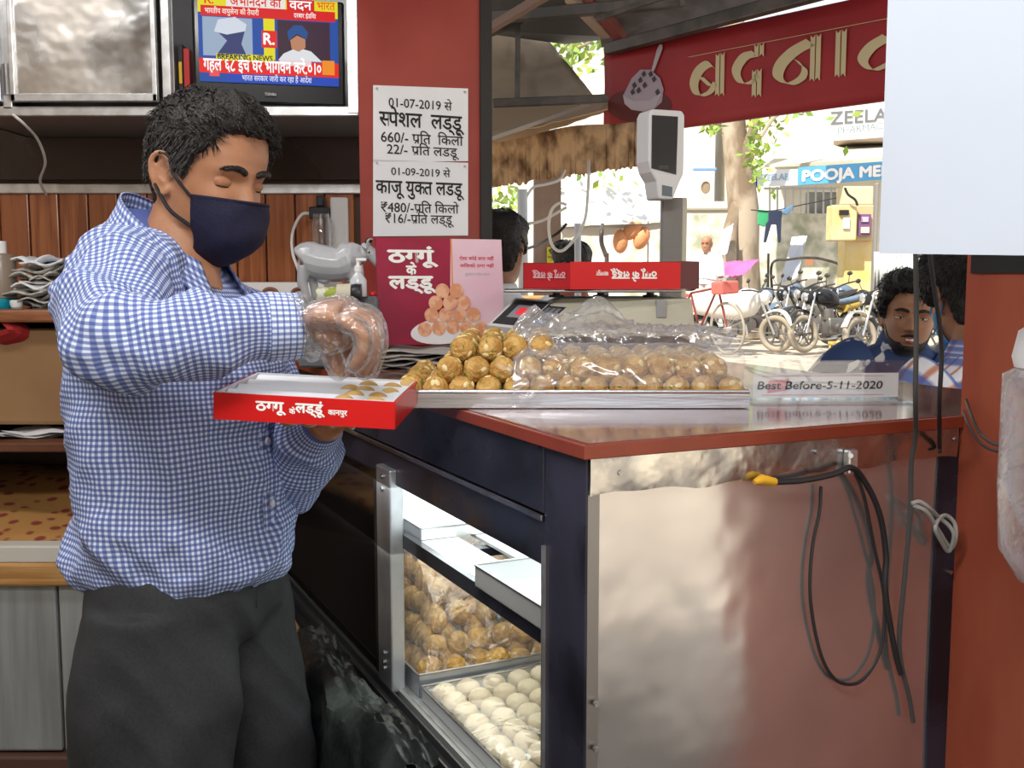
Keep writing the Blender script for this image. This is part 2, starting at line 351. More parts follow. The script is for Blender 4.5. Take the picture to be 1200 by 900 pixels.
pat('yellow_band', rc(0, .80, 1, 1), (.85, .75, .02)); pat('red_band', rc(.02, .76, .98, .88), (.75, .02, .02), d=.0005)
pat('white_strip', rc(.2, .88, .62, .99), (.9, .85, .8), d=.0006); pat('red_title', rc(.63, .86, .83, 1), (.75, .02, .02), d=.0006)
pat('street_picture', rc(.03, .3, .38, .75), (.35, .45, .6), d=.0002); pat('dark_bust', [(.12, .30), (.2, .48), (.12, .6), (.17, .70), (.27, .72), (.33, .62), (.3, .45), (.34, .3)], (.05, .06, .18), d=.0008)
pat('white_cloth', [(.11, .58), (.14, .72), (.26, .76), (.34, .68), (.33, .6), (.2, .55)], (.7, .75, .85), d=.0010)
pat('centre_column', rc(.46, .28, .54, .8), (.85, .75, .02), d=.0004); pat('logo_square', rc(.445, .42, .555, .62), (.8, .03, .02), d=.0008)
pat('dark_picture', rc(.56, .28, .94, .75), (.06, .03, .05), d=.0003)
pat('white_shirt', [(.56, .28), (.6, .36), (.7, .44), (.8, .4), (.88, .28)], (.8, .82, .85), d=.0008)
pat('face', [(.66, .42), (.65, .52), (.7, .58), (.76, .54), (.76, .44), (.71, .39)], (.55, .25, .14), d=.0010)
pat('blue_turban', [(.64, .52), (.63, .62), (.68, .7), (.74, .7), (.78, .62), (.77, .54), (.7, .6)], (.03, .09, .3), d=.0012)
pat('red_caption', rc(0, .10, 1, .27), (.85, .03, .02), d=.0005); pat('yellow_tag', rc(.12, .25, .53, .33), (.85, .75, .02), d=.0008); pat('white_tag', rc(.57, .22, .80, .29), (.9, .7, .72), d=.0008); pat('blue_ticker', rc(.2, 0, 1, .10), (.03, .08, .5), d=.0006); pat('red_badge', rc(.07, .06, .14, .15), (.9, .1, .1), d=.001); pat('orange_badge', rc(.88, .13, .97, .3), (.95, .3, .03), d=.001)
def sct(name, s, u, v, w, h, c, bold=.02, d=.0014):
    mb = MB(); text(mb, s, SC(u, v, d), tx, tz, height=h, width=w, bold=bold); mb.build(name, em('t_'+name, c, 1), scr)
W_ = tw*.915
sct('headline', 'अभिनंदन का', .23, .895, W_*.36, .028, (.7, .02, .02)); sct('headline_word', 'वंदन', .65, .885, W_*.16, .03, (1, 1, 1)); sct('corner_word', 'भारत', .85, .9, W_*.13, .026, (.8, .1, .02))
sct('subtitle', 'भारतीय वायुसेना की तैयारी', .05, .79, W_*.38, .017, (1, .9, .8), .01); sct('subtitle_right', 'दरबार इंडिया', .68, .79, W_*.16, .015, (1, 1, 1), .01)
sct('logo_letter', 'R.', .46, .46, W_*.075, .036, (1, 1, 1), .04); sct('corner_letter', 'R.', .05, .9, W_*.06, .028, (.8, .03, .02), .03)
sct('breaking_news', 'BREAKING NEWS', .13, .262, W_*.39, .0175, (.02, .02, .02), .03); sct('caption', 'गहल ६८ इंच घर भागवन करें.०।०', .03, .13, W_*.84, .04, (1, 1, 1), .03)
sct('ticker', 'भारत सरकार जारी कर रहा है आदेश', .3, .025, W_*.5, .018, (.8, .85, 1), .01)
mb = MB(); text(mb, 'TOSHIBA', TV(.46, .075, .0002), tx, tz, width=.026, height=.009, bold=.03, lift=.006); mb.build('maker_name', mat('grey_print', (.5, .5, .5)), tv)
# dangling white cable under the cabinet
o = MB().tube(cr([at(15, 134, 2.47), at(30, 147, 2.5), at(45, 165, 2.6), at(53, 190, 2.7), at(47, 212, 2.8), at(54, 228, 2.88)]), .0035, 6).build('cable', white, None, smooth=True); tag(o, 'white cable hanging from the steel cabinet down the dark wall', 'cable')
# ---------------------------------------------------------------- shelves at far left
def shelf(name, label, py_top, Y0, x1, th, m, edge=None):
    z = at(30, py_top, Y0).z; o = MB().box(((x1-2.2)/2, (Y0+2.9)/2, z-th/2), (x1+2.2, 2.9-Y0, th), bev=.004).build(name, m); tag(o, label, 'shelf'); return z, o
shm = mat('dark_glass_shelf', (.05, .03, .022), .1, col2=(.09, .05, .035), nscale=4)
zs1, o1 = shelf('wall_shelf', 'glossy dark shelf with wooden edge holding crumpled papers and jar', 362, 2.42, -.75, .03, shm)
MB().box((-1.475, 2.41, zs1-.016), (1.45, .016, .03), bev=.006).build('edge_strip', woodedge, o1)
zs2, o2 = shelf('lower_shelf', 'lower brown shelf with loose white papers at left', 519, 2.35, -.8, .022, mat('brown_shelf', (.16, .06, .03), .4, col2=(.1, .04, .02), nscale=6, stretch=(1, 8, 1)))
o = MB().box((-1.5, 2.62, (zs1+zs2)/2-.01), (1.3, .35, zs1-zs2-.075), bev=.01).build('storage_carton', mat('kraft_card', (.30, .17, .075), .8, col2=(.24, .13, .06), nscale=3, bump=.1, bscale=10)); tag(o, 'long brown kraft carton on the lower shelf', 'box')
for k in range(2):
    o = MB().tube(cr([(-1.17-.12*k*1.0, 2.44, zs1-.032), (-1.15-.12*k, 2.43, zs1-.055), (-1.2-.12*k, 2.44, zs1-.075)]), [.03]*16+[.022], 8, flat=.3).build('red_cloth_bundle', mat('red_cloth', (.35, .02, .02), .9)); tag(o, 'red cloth bundle hanging under the glossy shelf, '+('right' if k == 0 else 'left')+' one', 'cloth')
# papers on lower shelf
rr = random.Random(2)
for i in range(3):
    a = at(5+12*i, 508-3*i, 2.42); w = .13; Mx = rz(.3-i*.25)
    g = MB(); rings = []
    for u in range(7):
        ring = []
        for v in range(6):
            p = Mx @ Vector(((u/6-.5)*.2, (v/5-.5)*w, 0)); ring.append(Vector((a.x+p.x+.05, 2.47+p.y, zs2+.004+i*.004+.006*math.sin(u*1.3+v+i))))
        rings.append(ring)
    g.loft(rings, caps=False, closed=False); o = g.build('paper_sheet', paper, smooth=True)
    tag(o, 'loose white paper sheet on the lower shelf', 'paper', group='loose papers on lower shelf')
# pile of crumpled papers on top shelf
for i in range(14):
    cx_, cy_ = at(52+rr.uniform(-6, 6), 300, 2.58).x, 2.58+rr.uniform(-.02, .02); z = zs1+.003+i*.0085; g = MB(); rings = []; w = .052+rr.uniform(-.008, .008); ph = rr.uniform(0, 6); Mx = rz(rr.uniform(-.5, .5))
    for u in range(9):
        ring = []
        for v in range(8):
            p = Mx @ Vector(((u/8-.5)*w*2, (v/7-.5)*.14, 0)); ring.append(Vector((cx_+p.x, cy_+p.y, z+.009*math.sin(u*1.1+ph)*math.cos(v*.9+ph)+(.012*abs(u/8-.5) if i > 9 else 0))))
        rings.append(ring)
    top = g.loft(rings, caps=False, closed=False); o = top.build('folded_paper', paper if i in (13, 6, 12) else newsp, smooth=True); md = o.modifiers.new('t', 'SOLIDIFY'); md.thickness = .004
    tag(o, 'crumpled newspaper sheet in the pile on the glossy shelf' if i < 13 else 'white crumpled bag on top of the newspaper pile', 'paper', group='crumpled newspapers piled on the shelf' if i < 13 else None)
c_ = at(3, 345, 2.55); o = thing('storage_jar', 'clear plastic jar with blue base at left end of glossy shelf', 'jar', (c_.x, 2.55, zs1))
MB().lathe([(.001, 0), (.033, 0), (.035, .004), (.035, .022), (.001, .022)], (c_.x, 2.55, zs1)).build('base', mat('teal_plastic', (.0, .3, .4), .4), o, smooth=True)
MB().lathe([(.001, .023), (.032, .023), (.034, .04), (.034, .115), (.026, .13), (.001, .13)], (c_.x, 2.55, zs1)).build('body', mat('dusty_clear_plastic', (.35, .28, .22), .25, trans=.3), o, smooth=True)
MB().lathe([(.001, .131), (.014, .131), (.014, .16), (.001, .16)], (c_.x, 2.55, zs1)).build('cap', white, o, smooth=True)
c_ = at(19, 350, 2.5); o = MB().lathe([(.001, 0), (.012, 0), (.0145, .008), (.0145, .016), (.01, .018), (.001, .018)], (c_.x, 2.5, zs1+.001)).build('small_dish', white, smooth=True); tag(o, 'small white dish beside the blue based jar', 'dish')
# stacked patterned fabric / cushion and box front lower left
zf0 = at(30, 640, 2.25).z; zf1 = at(30, 575, 2.5).z
fab = mat('orange_print_cloth', (.20, .03, .02), .8, col2=(.36, .18, .05), nscale=24, vor=True, ramp=(.25, .36), bump=.2, bscale=50)
g = MB(); rings = []
for i in range(14):
    y = 2.28+i*.045; zz = zf0-.0+(zf1-zf0)*min(1, i/8)
    rings.append([Vector((x, y, zz+.006*math.sin(x*17+i))) for x in np.linspace(-2.1, -.85, 30)])
g.loft(rings, caps=False, closed=False); o = g.build('patterned_cloth', fab, smooth=True); o.modifiers.new('t', 'SOLIDIFY').thickness = .02; tag(o, 'orange printed cloth with red motifs draped over the low cabinet', 'cloth')
ch = thing('low_cabinet', 'low cabinet with yellow wooden top edge and pale metal front at lower left', 'cabinet', (-1.48, 2.5, 0))
z1 = at(30, 687, 2.22).z; z2 = at(30, 660, 2.22).z; z3 = at(30, 640, 2.22).z
MB().box((-1.48, 2.55, z1/2+.03), (1.26, .6, z1-.06)).build('carcass', mat('cab_dark', (.07, .05, .04), .7), ch)
MB().box((-1.48, 2.24, (z1+z2)/2), (1.27, .05, z2-z1), bev=.006).build('wood_edge', mat('yellow_wood', (.50, .28, .10), .5, col2=(.36, .17, .05), nscale=9, stretch=(.5, 8, 12)), ch)
MB().box((-1.48, 2.245, (z2+z3)/2), (1.265, .05, z3-z2), bev=.004).build('white_band', mat('pale_band', (.55, .53, .47), .5), ch)
zb2 = at(30, 884, 2.22).z
pf = mat('pale_galvanised', (.42, .45, .45), .4, .35, col2=(.28, .29, .29), nscale=4, stretch=(6, 6, .5), ramp=(.35, .65))
for i in range(8):
    xx = -2.1+i*.157; MB().box((xx+.077, 2.244, (z1+zb2)/2), (.152, .02, z1-zb2), bev=.006).build('front_panel', pf, ch)
MB().box((-1.48, 2.235, zb2-.03), (1.26, .04, .05), bev=.005).build('kick_rail', mat('dark_wood_rail', (.09, .045, .03), .5), ch)
# ---------------------------------------------------------------- plug, socket, pipe, glass jar, carved lace strip
y_ = 2.9
o = thing('phone_charger', 'black adaptor with white cable plugged in on the plank wall', 'charger', at(372, 245, y_))
c_ = at(375, 250, 2.885); MB().box(c_, (.052, .05, .034), bev=.004).build('adaptor', blackpl, o); MB().box(at(376, 236, 2.89), (.022, .03, .03), bev=.004).build('plug', blackpl, o)
MB().tube(cr([at(364, 250, 2.87), at(353, 252, 2.86), at(343, 272, 2.86), at(343, 296, 2.85), at(350, 318, 2.83), at(352, 336, 2.8)]), .0042, 8).build('cable', white, o, smooth=True)
o = MB().box(at(398, 266, 2.9), (.046, .03, .16), bev=.004).build('cable_duct', white); tag(o, 'white upright duct between the plank wall and the maroon pillar', 'duct')
c_ = at(377, 275, 2.84); o = MB().lathe([(.001, -.06), (.026, -.06), (.028, -.05), (.028, .035), (.022, .045), (.022, .055), (.02, .055), (.02, .045), (.025, .032), (.025, -.05), (.001, -.052)], c_).build('glass_jar', mat('clear_glass', (.9, .9, .9), .05, trans=.95), smooth=True); tag(o, 'empty clear glass jar under the black charger', 'jar')
zc = at(340, 331, 2.62).z; zc2 = at(340, 352, 2.62).z
cs = thing('narrow_wall_ledge', 'narrow ledge with white band of brown carved scrolls behind the elbow', 'ledge', (-.75, 2.75, zc))
MB().box((-.72, 2.76, zc-.01), (.5, .28, .02), bev=.003).build('ledge_board', mat('ledge_w', (.7, .7, .7), .5), cs)
MB().box((-.72, 2.617, (zc+zc2)/2-.01), (.5, .008, zc-zc2+.02)).build('white_band', white, cs)
g = MB()
for k in range(6):
    bx = -.86+k*.065; s_ = 1 if k % 2 else -1
    g.tube(cr([(bx+s_*(.026-.0035*t)*math.cos(t*.9), 2.609, (zc+zc2)/2-.008+(.02-.0028*t)*math.sin(t*.9)) for t in range(7)], 4), .0042, 6)
g.build('scroll_carving', woodedge, cs, smooth=True)
# ---------------------------------------------------------------- maroon pillar with two price notices
a14 = R_(12); px_ = Vector((math.cos(a14), math.sin(a14), 0)); pn = Vector((math.sin(a14), -math.cos(a14), 0)); up = Vector((0, 0, 1))
P0 = at(423, 300, 2.30); P0.z = 0; P1 = at(573, 300, 2.42); P1.z = 0; px_ = (P1-P0).normalized(); pn = Vector((px_.y, -px_.x, 0)); pw = (P1-P0).length
g = MB(); b = [P0, P1, P1-pn*.22, Vector((P0.x-.028, P0.y+.3, 0))]; g.hexa([Vector((q.x, q.y, .0)) for q in b], [Vector((q.x, q.y, 2.52)) for q in b]); pil = st(g, 'trim_1', pillarm)
E1 = P1-px_*.022; b = [E1+pn*.006, P1+pn*.006+px_*.006, P1+px_*.006-pn*.23, E1-pn*.05]; MB().hexa([Vector((q.x, q.y, .9)) for q in b], [Vector((q.x, q.y, 2.51)) for q in b]).build('black_edge_strip', blackpl, pil)
def PP(px, py):
    d = at(px, py, 1)-Vector((0, 0, H)); q = Vector((P0.x, P0.y, H))-Vector((0, 0, H)); return Vector((0, 0, H))+d*(q.dot(pn)/d.dot(pn))
inkgrey = ink
def notice(y0, y1, lines, label, xr_=(437, 548)):
    a, b, c, d = PP(xr_[0], y1), PP(xr_[1], y1-1), PP(xr_[1], y0+4), PP(xr_[0], y0)
    o = MB().slab([a+pn*.003, b+pn*.003, c+pn*.003, d+pn*.003], .002).build('price_notice', paper); tag(o, label, 'notice')
    g = MB()
    for s, xa, xb, yb, hp, bo in lines:
        p = PP(xa, yb)+pn*.0035; q = PP(xb, yb); text(g, s, p, px_, up, height=hp/F*2.37, width=(q-p).dot(px_), bold=bo, shear=.0)
    g.build('lettering', ink, o)
    g = MB()
    for (u, v) in ((xr_[0]+4, y0+4), (xr_[1]-4, y0+8)): MB().cyl(PP(u, v)+pn*.003, PP(u, v)+pn*.006, .0025, 8).build('pin', steel_d, o)
notice(100, 190, [('01-07-2019 से', 455, 529, 125, 14, .01), ('~सपेशल  लड\u094dडू', 444, 543, 147, 24, .022), ('660/- ^पित  िकलो', 446, 542, 166, 16, .012), ('22/- ^पित लडडू', 453, 537, 180, 15, .012)], 'upper white paper price notice on the maroon pillar')
notice(187, 277, [('01-09-2019 से', 458, 527, 205, 12, .01), ('काजू यु~कत लडडू', 440, 543, 226, 22, .022), ('₹480/-^पित िकलो', 446, 537, 248, 15, .012), ('₹16/-^पित लड\u094dडू', 451, 531, 261, 15, .012)], 'lower white paper price notice on the maroon pillar')
# ---------------------------------------------------------------- right: red partition and hanging white board
b = [L(.533, -.46), L(.62, -.46), L(.62, -.004), L(.533, -.004)]
st(MB().hexa([Vector((q.x, q.y, 0)) for q in b], [Vector((q.x, q.y, 2.52)) for q in b]), 'wall_right', redwall)
q0, q1 = L(.530, -.44), L(.530, -.012); zt = at(1160, 308, .9).z
MB().hexa([q0+up*(zt-.007), L(.535, -.44, zt-.007), L(.535, -.012, zt-.007), q1+up*(zt-.007)], [q0+up*(zt+.02), L(.535, -.44, zt+.02), L(.535, -.012, zt+.02), q1+up*(zt+.02)]).build('black_strip', blackpl, bpy.data.objects['wall_right'])
A_, B_ = at(1030, 297, .82), at(1330, 301, .66); nb_ = Vector((B_.y-A_.y, -(B_.x-A_.x), 0)).normalized()
wb = thing('hanging_sign_board', 'large blank white board hanging close at upper right', 'board', (A_+B_)/2)
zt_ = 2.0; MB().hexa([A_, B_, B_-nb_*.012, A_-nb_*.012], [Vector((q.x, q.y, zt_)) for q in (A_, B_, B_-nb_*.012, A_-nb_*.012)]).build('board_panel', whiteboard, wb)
g = MB()
for t in (.15, .85): q = A_.lerp(B_, t)-nb_*.006; g.cyl((q.x, q.y, zt_-.01), (q.x, q.y, 2.52), .002, 6)
g.build('hanging_wire', steel_d, wb)
# ---------------------------------------------------------------- display counter
topm = mat('red_brown_worktop', (.13, .032, .020), .13, col2=(.17, .042, .026), nscale=7, rough2=.2, bump=.02, bscale=30, coat=.6, spec=.7)
edgem = mat('worktop_edge_band', (.26, .045, .022), .3, col2=(.2, .035, .017), nscale=8)
panel = mat('polished_steel_sheet', (.80, .79, .79), .12, .86, col2=(.58, .57, .57), nscale=4.5, bump=.45, bscale=4.5, rough2=.2, ramp=(.35, .7))
whsteel = mat('white_lit_tray_steel', (.80, .82, .82), .3, .55)
CL = 1.5; CW = .78
RT = Matrix.Rotation(TH, 3, 'Z')
def lb(mb, x0, x1, y0, y1, z0, z1, bev=0):
    return mb.box(L((x0+x1)/2, (y0+y1)/2, (z0+z1)/2), (x1-x0, y1-y0, z1-z0), RT, bev=bev)
ctr = thing('display_counter', 'steel and black sweet shop display counter with red brown worktop', 'counter', L(.3, .6, 0))
wt = lb(MB(), -.004, CW, -.006, CL, CZ-.012, CZ, .003).build('worktop', topm, ctr)
lb(MB(), -.006, CW, -.010, -.004, CZ-.016, CZ-.0015, .001).build('front_edge_band', edgem, wt)
lb(MB(), -.010, -.004, -.010, CL, CZ-.016, CZ-.0015, .001).build('side_edge_band', edgem, wt)
# front steel sheet, gently dented real surface
g = MB(); n1, n2 = 40, 50; rings = []
for i in range(n1+1):
    r_ = []
    for j in range(n2+1):
        x = .014+(.50-.014)*i/n1; z = .03+(CZ-.05-.03)*j/n2
        d = .0030*mnoise.noise(Vector((x*3.2, z*3.0, 1.7)))+.0007*mnoise.noise(Vector((x*11, z*9, 4)))
        r_.append(L(x, -.001-d, z))
    rings.append(r_)
g.loft(rings, caps=False, closed=False); g.build('front_sheet', panel, ctr, smooth=True)
# overlapping top strip, wavy lower edge
g = MB(); rings = []
for i in range(41):
    x = .0+.528*i/40; dz = .0025*math.sin(x*31)+.0015*math.sin(x*77); zl = CZ-.052-.004*(1-x/.53)+dz
    rings.append([L(x, -.006+.0015*math.sin(x*23), CZ-.0165), L(x, -.0062-.0015*math.sin(x*40), (CZ-.0165+zl)/2), L(x, -.0052-.001*math.sin(x*60), zl), L(x, -.0035, zl)])
g.loft(rings, caps=False, closed=False); ts_ = g.build('top_strip', mat('strip_steel', (.62, .62, .6), .18, 1, col2=(.35, .36, .38), nscale=14, bump=.5, bscale=16, rough2=.35), ctr, smooth=True)
g = MB()
for x, z in ((.035, CZ-.033), (.30, CZ-.03), (.522, CZ-.03), (.523, CZ-.2), (.0085, CZ-.28), (.0085, CZ-.33)): g.cyl(L(x, -.004, z), L(x, -.009, z), .003, 8)
g.build('screw', steel_d, ts_)
lb(MB(), .50, .533, -.004, .05, .02, CZ-.018).build('corner_post', blackgl, ctr)
lb(MB(), .0, .014, -.001, .002, .02, CZ-.05).build('corner_angle', mat('angle_steel', (.30, .30, .31), .4, 1), ctr)
lb(MB(), .533, CW-.02, 0, .03, .02, CZ-.018).build('side_sheet', blackgl, ctr)
lb(MB(), CW-.02, CW, 0, CL, .02, CZ-.014).build('customer_side_panel', blackgl, ctr)
lb(MB(), .0, CW-.02, CL-.02, CL, .02, CZ-.014).build('end_panel', blackgl, ctr)
# operator side
zo, zbt = .995, .668
lb(MB(), -.002, .012, .0, .095, .02, CZ-.016, .002).build('near_post', blackgl, ctr)
lb(MB(), -.003, .012, .095, CL, 1.056, CZ-.016, .001).build('upper_fascia', blackgl, ctr)
lb(MB(), -.006, -.002, .095, CL, 1.047, 1.054, .001).build('fascia_groove_strip', steel_d, ctr)
lb(MB(), -.001, .012, .095, CL, zo, 1.047, .001).build('lower_fascia', blackgl, ctr)
sp_ = lb(MB(), -.012, .012, .605, .672, zbt-.01, 1.02, .003).build('sliding_door_stile', mat('stile_alu', (.55, .57, .6), .35, .7, col2=(.35, .36, .38), nscale=8), ctr)
g = MB()
for z in (1.005, .985, .70, .69, .715): g.cyl(L(-.010, .638, z), L(-.015, .638, z), .004, 8)
g.build('rivet', steel_d, sp_)
dp = lb(MB(), -.008, .004, .672, CL-.08, zbt, zo+.01).build('sliding_door', mat('black_glass_door', (.012, .010, .010), .06, spec=.6), ctr)
lb(MB(), -.011, -.008, 1.38, 1.42, zbt, zo+.01).build('door_edge', blackpl, dp); lb(MB(), -.010, -.008, .672, .69, zbt, zo+.01).build('door_edge', blackpl, dp)
lb(MB(), -.006, -.001, .09, .094, zbt, 1.02).build('near_channel', alu, ctr)
# bottom tracks and plinth rail
g = MB(); lb(g, -.03, .014, .0, CL, zbt-.026, zbt-.02); lb(g, -.03, -.027, 0, CL, zbt-.022, zbt-.008); lb(g, -.012, -.009, 0, CL, zbt-.022, zbt-.006); g.build('door_track', mat('dark_track', (.07, .07, .075), .3, .6), ctr)
lb(MB(), .006, .010, .0, .62, zbt-.02, zbt-.003).build('track_lip', alu, ctr)
lb(MB(), -.045, .0, -.0, CL, zbt-.06, zbt-.027, .006).build('plinth_rail', mat('plinth_black', (.02, .02, .022), .3, .3), ctr)
lb(MB(), .06, .075, .0, CL, .02, zbt-.05).build('base_panel', mat('base_black', (.012, .012, .013), .45), ctr)
lb(MB(), .0, .5, .0, CL-.02, zbt-.018, zbt-.006).build('inner_floor', mat('dull_inner_sheet', (.5, .52, .52), .35, .6), ctr)
lb(MB(), .49, .5, .01, CL-.02, zbt-.006, zo+.1).build('inner_back', mat('inner_back_sheet', (.35, .36, .36), .4, .5), ctr)
lb(MB(), .012, .49, .01, CL-.02, 1.0, 1.004).build('inner_top', mat('inner_top_sheet', (.7, .72, .72), .4), ctr)
o = lb(MB(), .16, .19, .15, 1.2, .985, .999, .003).build('led_tube', mat('led_white', (1, 1, 1), .3, emit=(.93, 1, .98), estr=4), ctr)
# inner shelf: two long pale strips on black bearers
sh = lb(MB(), .010, .022, .095, 1.3, .893, .915).build('shelf_edge', blackgl, ctr)
lb(MB(), .022, .085, .02, 1.3, .908, .914, .001).build('shelf_strip', whsteel, ctr); lb(MB(), .115, .20, .02, 1.3, .908, .914, .001).build('shelf_strip', whsteel, ctr); lb(MB(), .29, .40, .02, 1.3, .908, .914, .001).build('shelf_strip', whsteel, ctr)
g = MB(); [lb(g, .022, .48, y, y+.02, .894, .907) for y in (.06, .5, .95)]; g.build('shelf_bearer', blackgl, ctr)
# ---------------------------------------------------------------- trays
def tray(name, label, x0, x1, y0, y1, z, h, m, lip=.004, group=None, fl=.0015, outm=None):
    t = thing(name, label, 'tray', L((x0+x1)/2, (y0+y1)/2, z), group); g = MB()
    lb(g, x0, x1, y0, y1, z, z+fl); lb(g, x0, x0+.0015, y0, y1, z, z+h); lb(g, x1-.0015, x1, y0, y1, z, z+h); lb(g, x0, x1, y0, y0+.0015, z, z+h); lb(g, x0, x1, y1-.0015, y1, z, z+h); g.build('pan', m, t)
    g = MB(); pts = [L(x0, y0, z+h), L(x1, y0, z+h), L(x1, y1, z+h), L(x0, y1, z+h), L(x0, y0, z+h)]
    for a, b in zip(pts, pts[1:]): g.cyl(a, b, lip/2, 6)
    g.build('rolled_rim', steel_d if lip > .003 else m, t, smooth=True); return t
tray('steel_tray', 'empty shallow steel tray at the back of the inner shelf', .024, .26, .56, .92, .915, .018, whsteel)
tray('steel_tray', 'steel tray with green crumbs on the inner shelf next to the black post', .004, .27, .02, .305, .915, .028, mat('dim_tray_steel', (.7, .72, .72), .3, .6))
o = tray('steel_tray', 'small steel tray with broken sweets behind the two pale shelf strips', .28, .44, .30, .62, .915, .028, mat('dim_tray_steel', (.7, .72, .72)))
rr = random.Random(9)
for i in range(10):
    x, y = (rr.uniform(.04, .2), rr.uniform(.05, .25)); s_ = .003+rr.random()*.003
    o = MB().ball(L(x, y, .9195), (s_*1.6, s_, s_*.6), 6, 4).build('crumb', mat('pistachio_green', (.12, .2, .02), .6) if i % 2 else mat('crumb_gold', (.6, .4, .12), .7)); tag(o, ('green' if i % 2 else 'yellow')+' crumb in the near tray of the inner shelf', 'crumb', group=('green' if i % 2 else 'yellow')+' crumbs on inner shelf tray')
# ---------------------------------------------------------------- laddus
green = mat('pistachio_green', (.12, .2, .02), .6); nut = mat('cashew_cream', (.72, .58, .30), .55)
gold = mat('laddu_gold', (.42, .22, .05), .6, col2=(.58, .36, .11), nscale=45, bump=.7, bscale=140, spec=.4)
cream = mat('milk_cake_cream', (.74, .66, .46), .5, col2=(.68, .58, .38), nscale=25, bump=.25, bscale=90)
amber = mat('laddu_amber', (.46, .25, .05), .4, col2=(.72, .46, .14), nscale=50, bump=.6, bscale=120, spec=.6)
def laddu_mesh(seed, r, m, flecks=True, flat=1.0, rough=.05):
    bm = bmesh.new(); bmesh.ops.create_icosphere(bm, subdivisions=3, radius=r)
    for v in bm.verts:
        n = v.co.normalized(); v.co = v.co*(1+rough*mnoise.noise(n*2.2+Vector((seed*7.1, 0, 0)))+rough*.6*mnoise.noise(n*6+Vector((seed, 3, 0)))); v.co.z *= flat
    bm.verts.index_update(); g = MB(); g.add([v.co.copy() for v in bm.verts], [[v.index for v in f.verts] for f in bm.faces]); bm.free()
    rr = random.Random(seed)
    if flecks:
        for k in range(13):
            d = Vector((rr.gauss(0, 1), rr.gauss(0, 1), rr.gauss(0, 1)*.8+.1)).normalized(); t = d.cross(Vector((rr.gauss(0, 1), rr.gauss(0, 1), rr.gauss(0, 1)))).normalized(); b = d.cross(t)
            Mx = Matrix((t, b, d)).transposed(); g.cur = 1 if k < 6 else 2
            if k < 6: g.ball(d*r*1.0, (r*.20, r*.055, r*.05), 6, 4, Mx)
            else: g.ball(d*r*.97, (r*.3, r*.2, r*.09), 8, 4, Mx)
    g.cur = 0; o = g.build('laddu', [m, green, nut], smooth=True); me = o.data; bpy.data.objects.remove(o); return me
LM = [laddu_mesh(s, .0178, gold) for s in range(5)]
LC = [laddu_mesh(s+20, .019, cream, False, .78, .035) for s in range(3)]
LA = [laddu_mesh(s+40, .0215, amber, False, .9, .07) for s in range(4)]
def put(me, loc, rr, label, cat, group, name='laddu', tilt=3):
    o = bpy.data.objects.new(name, me); o.location = loc; o.rotation_euler = (rr.uniform(-tilt, tilt), rr.uniform(-tilt, tilt), rr.uniform(0, 6)); COL.objects.link(o); tag(o, label, cat, group); return o
# tray on the worktop, square to the camera
ty0 = onz(600, 479, CZ).y; tl = (460-600)/F*ty0*1.012; tr = (876-600)/F*ty0*1.012; td = .315; thh = .021
tt = thing('laddu_tray', 'long shallow steel tray heaped with pistachio laddus on the worktop', 'tray', ((tl+tr)/2, ty0+td/2, CZ))
g = MB(); cx_ = (tl+tr)/2; w = tr-tl
g.box((cx_, ty0+td/2, CZ+.002), (w-.01, td, .002)); traym = mat('tray_steel_bright', (.88, .89, .91), .25, .85, col2=(.66, .67, .70), nscale=4, stretch=(.4, 1, 6), bump=.15, bscale=12)
for (a, b) in (((cx_, ty0, CZ+.012), (w, .002, thh)), ((cx_, ty0+td, CZ+.012), (w, .002, thh)), ((tl, ty0+td/2, CZ+.012), (.002, td, thh)), ((tr, ty0+td/2, CZ+.012), (.002, td, thh))): g.box(a, b)
g.build('pan', traym, tt); g = MB(); zz = CZ+.012+thh/2
pts = [(tl, ty0, zz), (tr, ty0, zz), (tr, ty0+td, zz), (tl, ty0+td, zz), (tl, ty0, zz)]
for a, b in zip(pts, pts[1:]): g.cyl(a, b, .003, 8)
g.build('rolled_rim', traym, tt, smooth=True)
rr = random.Random(3); r = .0178; pos = []
def heap_h(x, y):   # how many layers stand here
    u = (x-tl)/w
    if u > .43: return 2
    return int(min(3.75-abs(u-.30)*4, .9+u*13, 1.95+(y-ty0)*22))
for k in range(4):
    z = CZ+.006+r+k*r*1.42
    ny = 8-(k > 2); nx = 13
    for j in range(ny):
        for i in range(nx):
            x = tl+.021+i*(w-.042)/12+((j+k) % 2)*r*.55*0; y = ty0+.020+j*.0375+(k % 2)*.013*(1 if k < 3 else -1)+(.0 if k else 0)
            if k % 2: x += r
            if x > tr-.018: continue
            if heap_h(x, y) <= k or y > ty0+td-.02: continue
            if k == 0 and y > ty0+.10 and heap_h(x, y) >= 3: continue
            if len(pos) < 290: pos.append((x+rr.uniform(-.0015, .0015), y+rr.uniform(-.0015, .0015), z+rr.uniform(-.001, .001)))
for i, p in enumerate(pos):
    if p[0] < tl+.155: put(LM[i % 5], p, rr, 'golden laddu with pistachio slivers in the uncovered left pile of the worktop tray', 'sweet', 'uncovered golden laddus at the left of the worktop tray')
    else: put(LM[i % 5], p, rr, 'golden laddu with pistachio slivers under the clear sheet in the worktop tray', 'sweet', 'golden laddus under the clear sheet in the worktop tray')
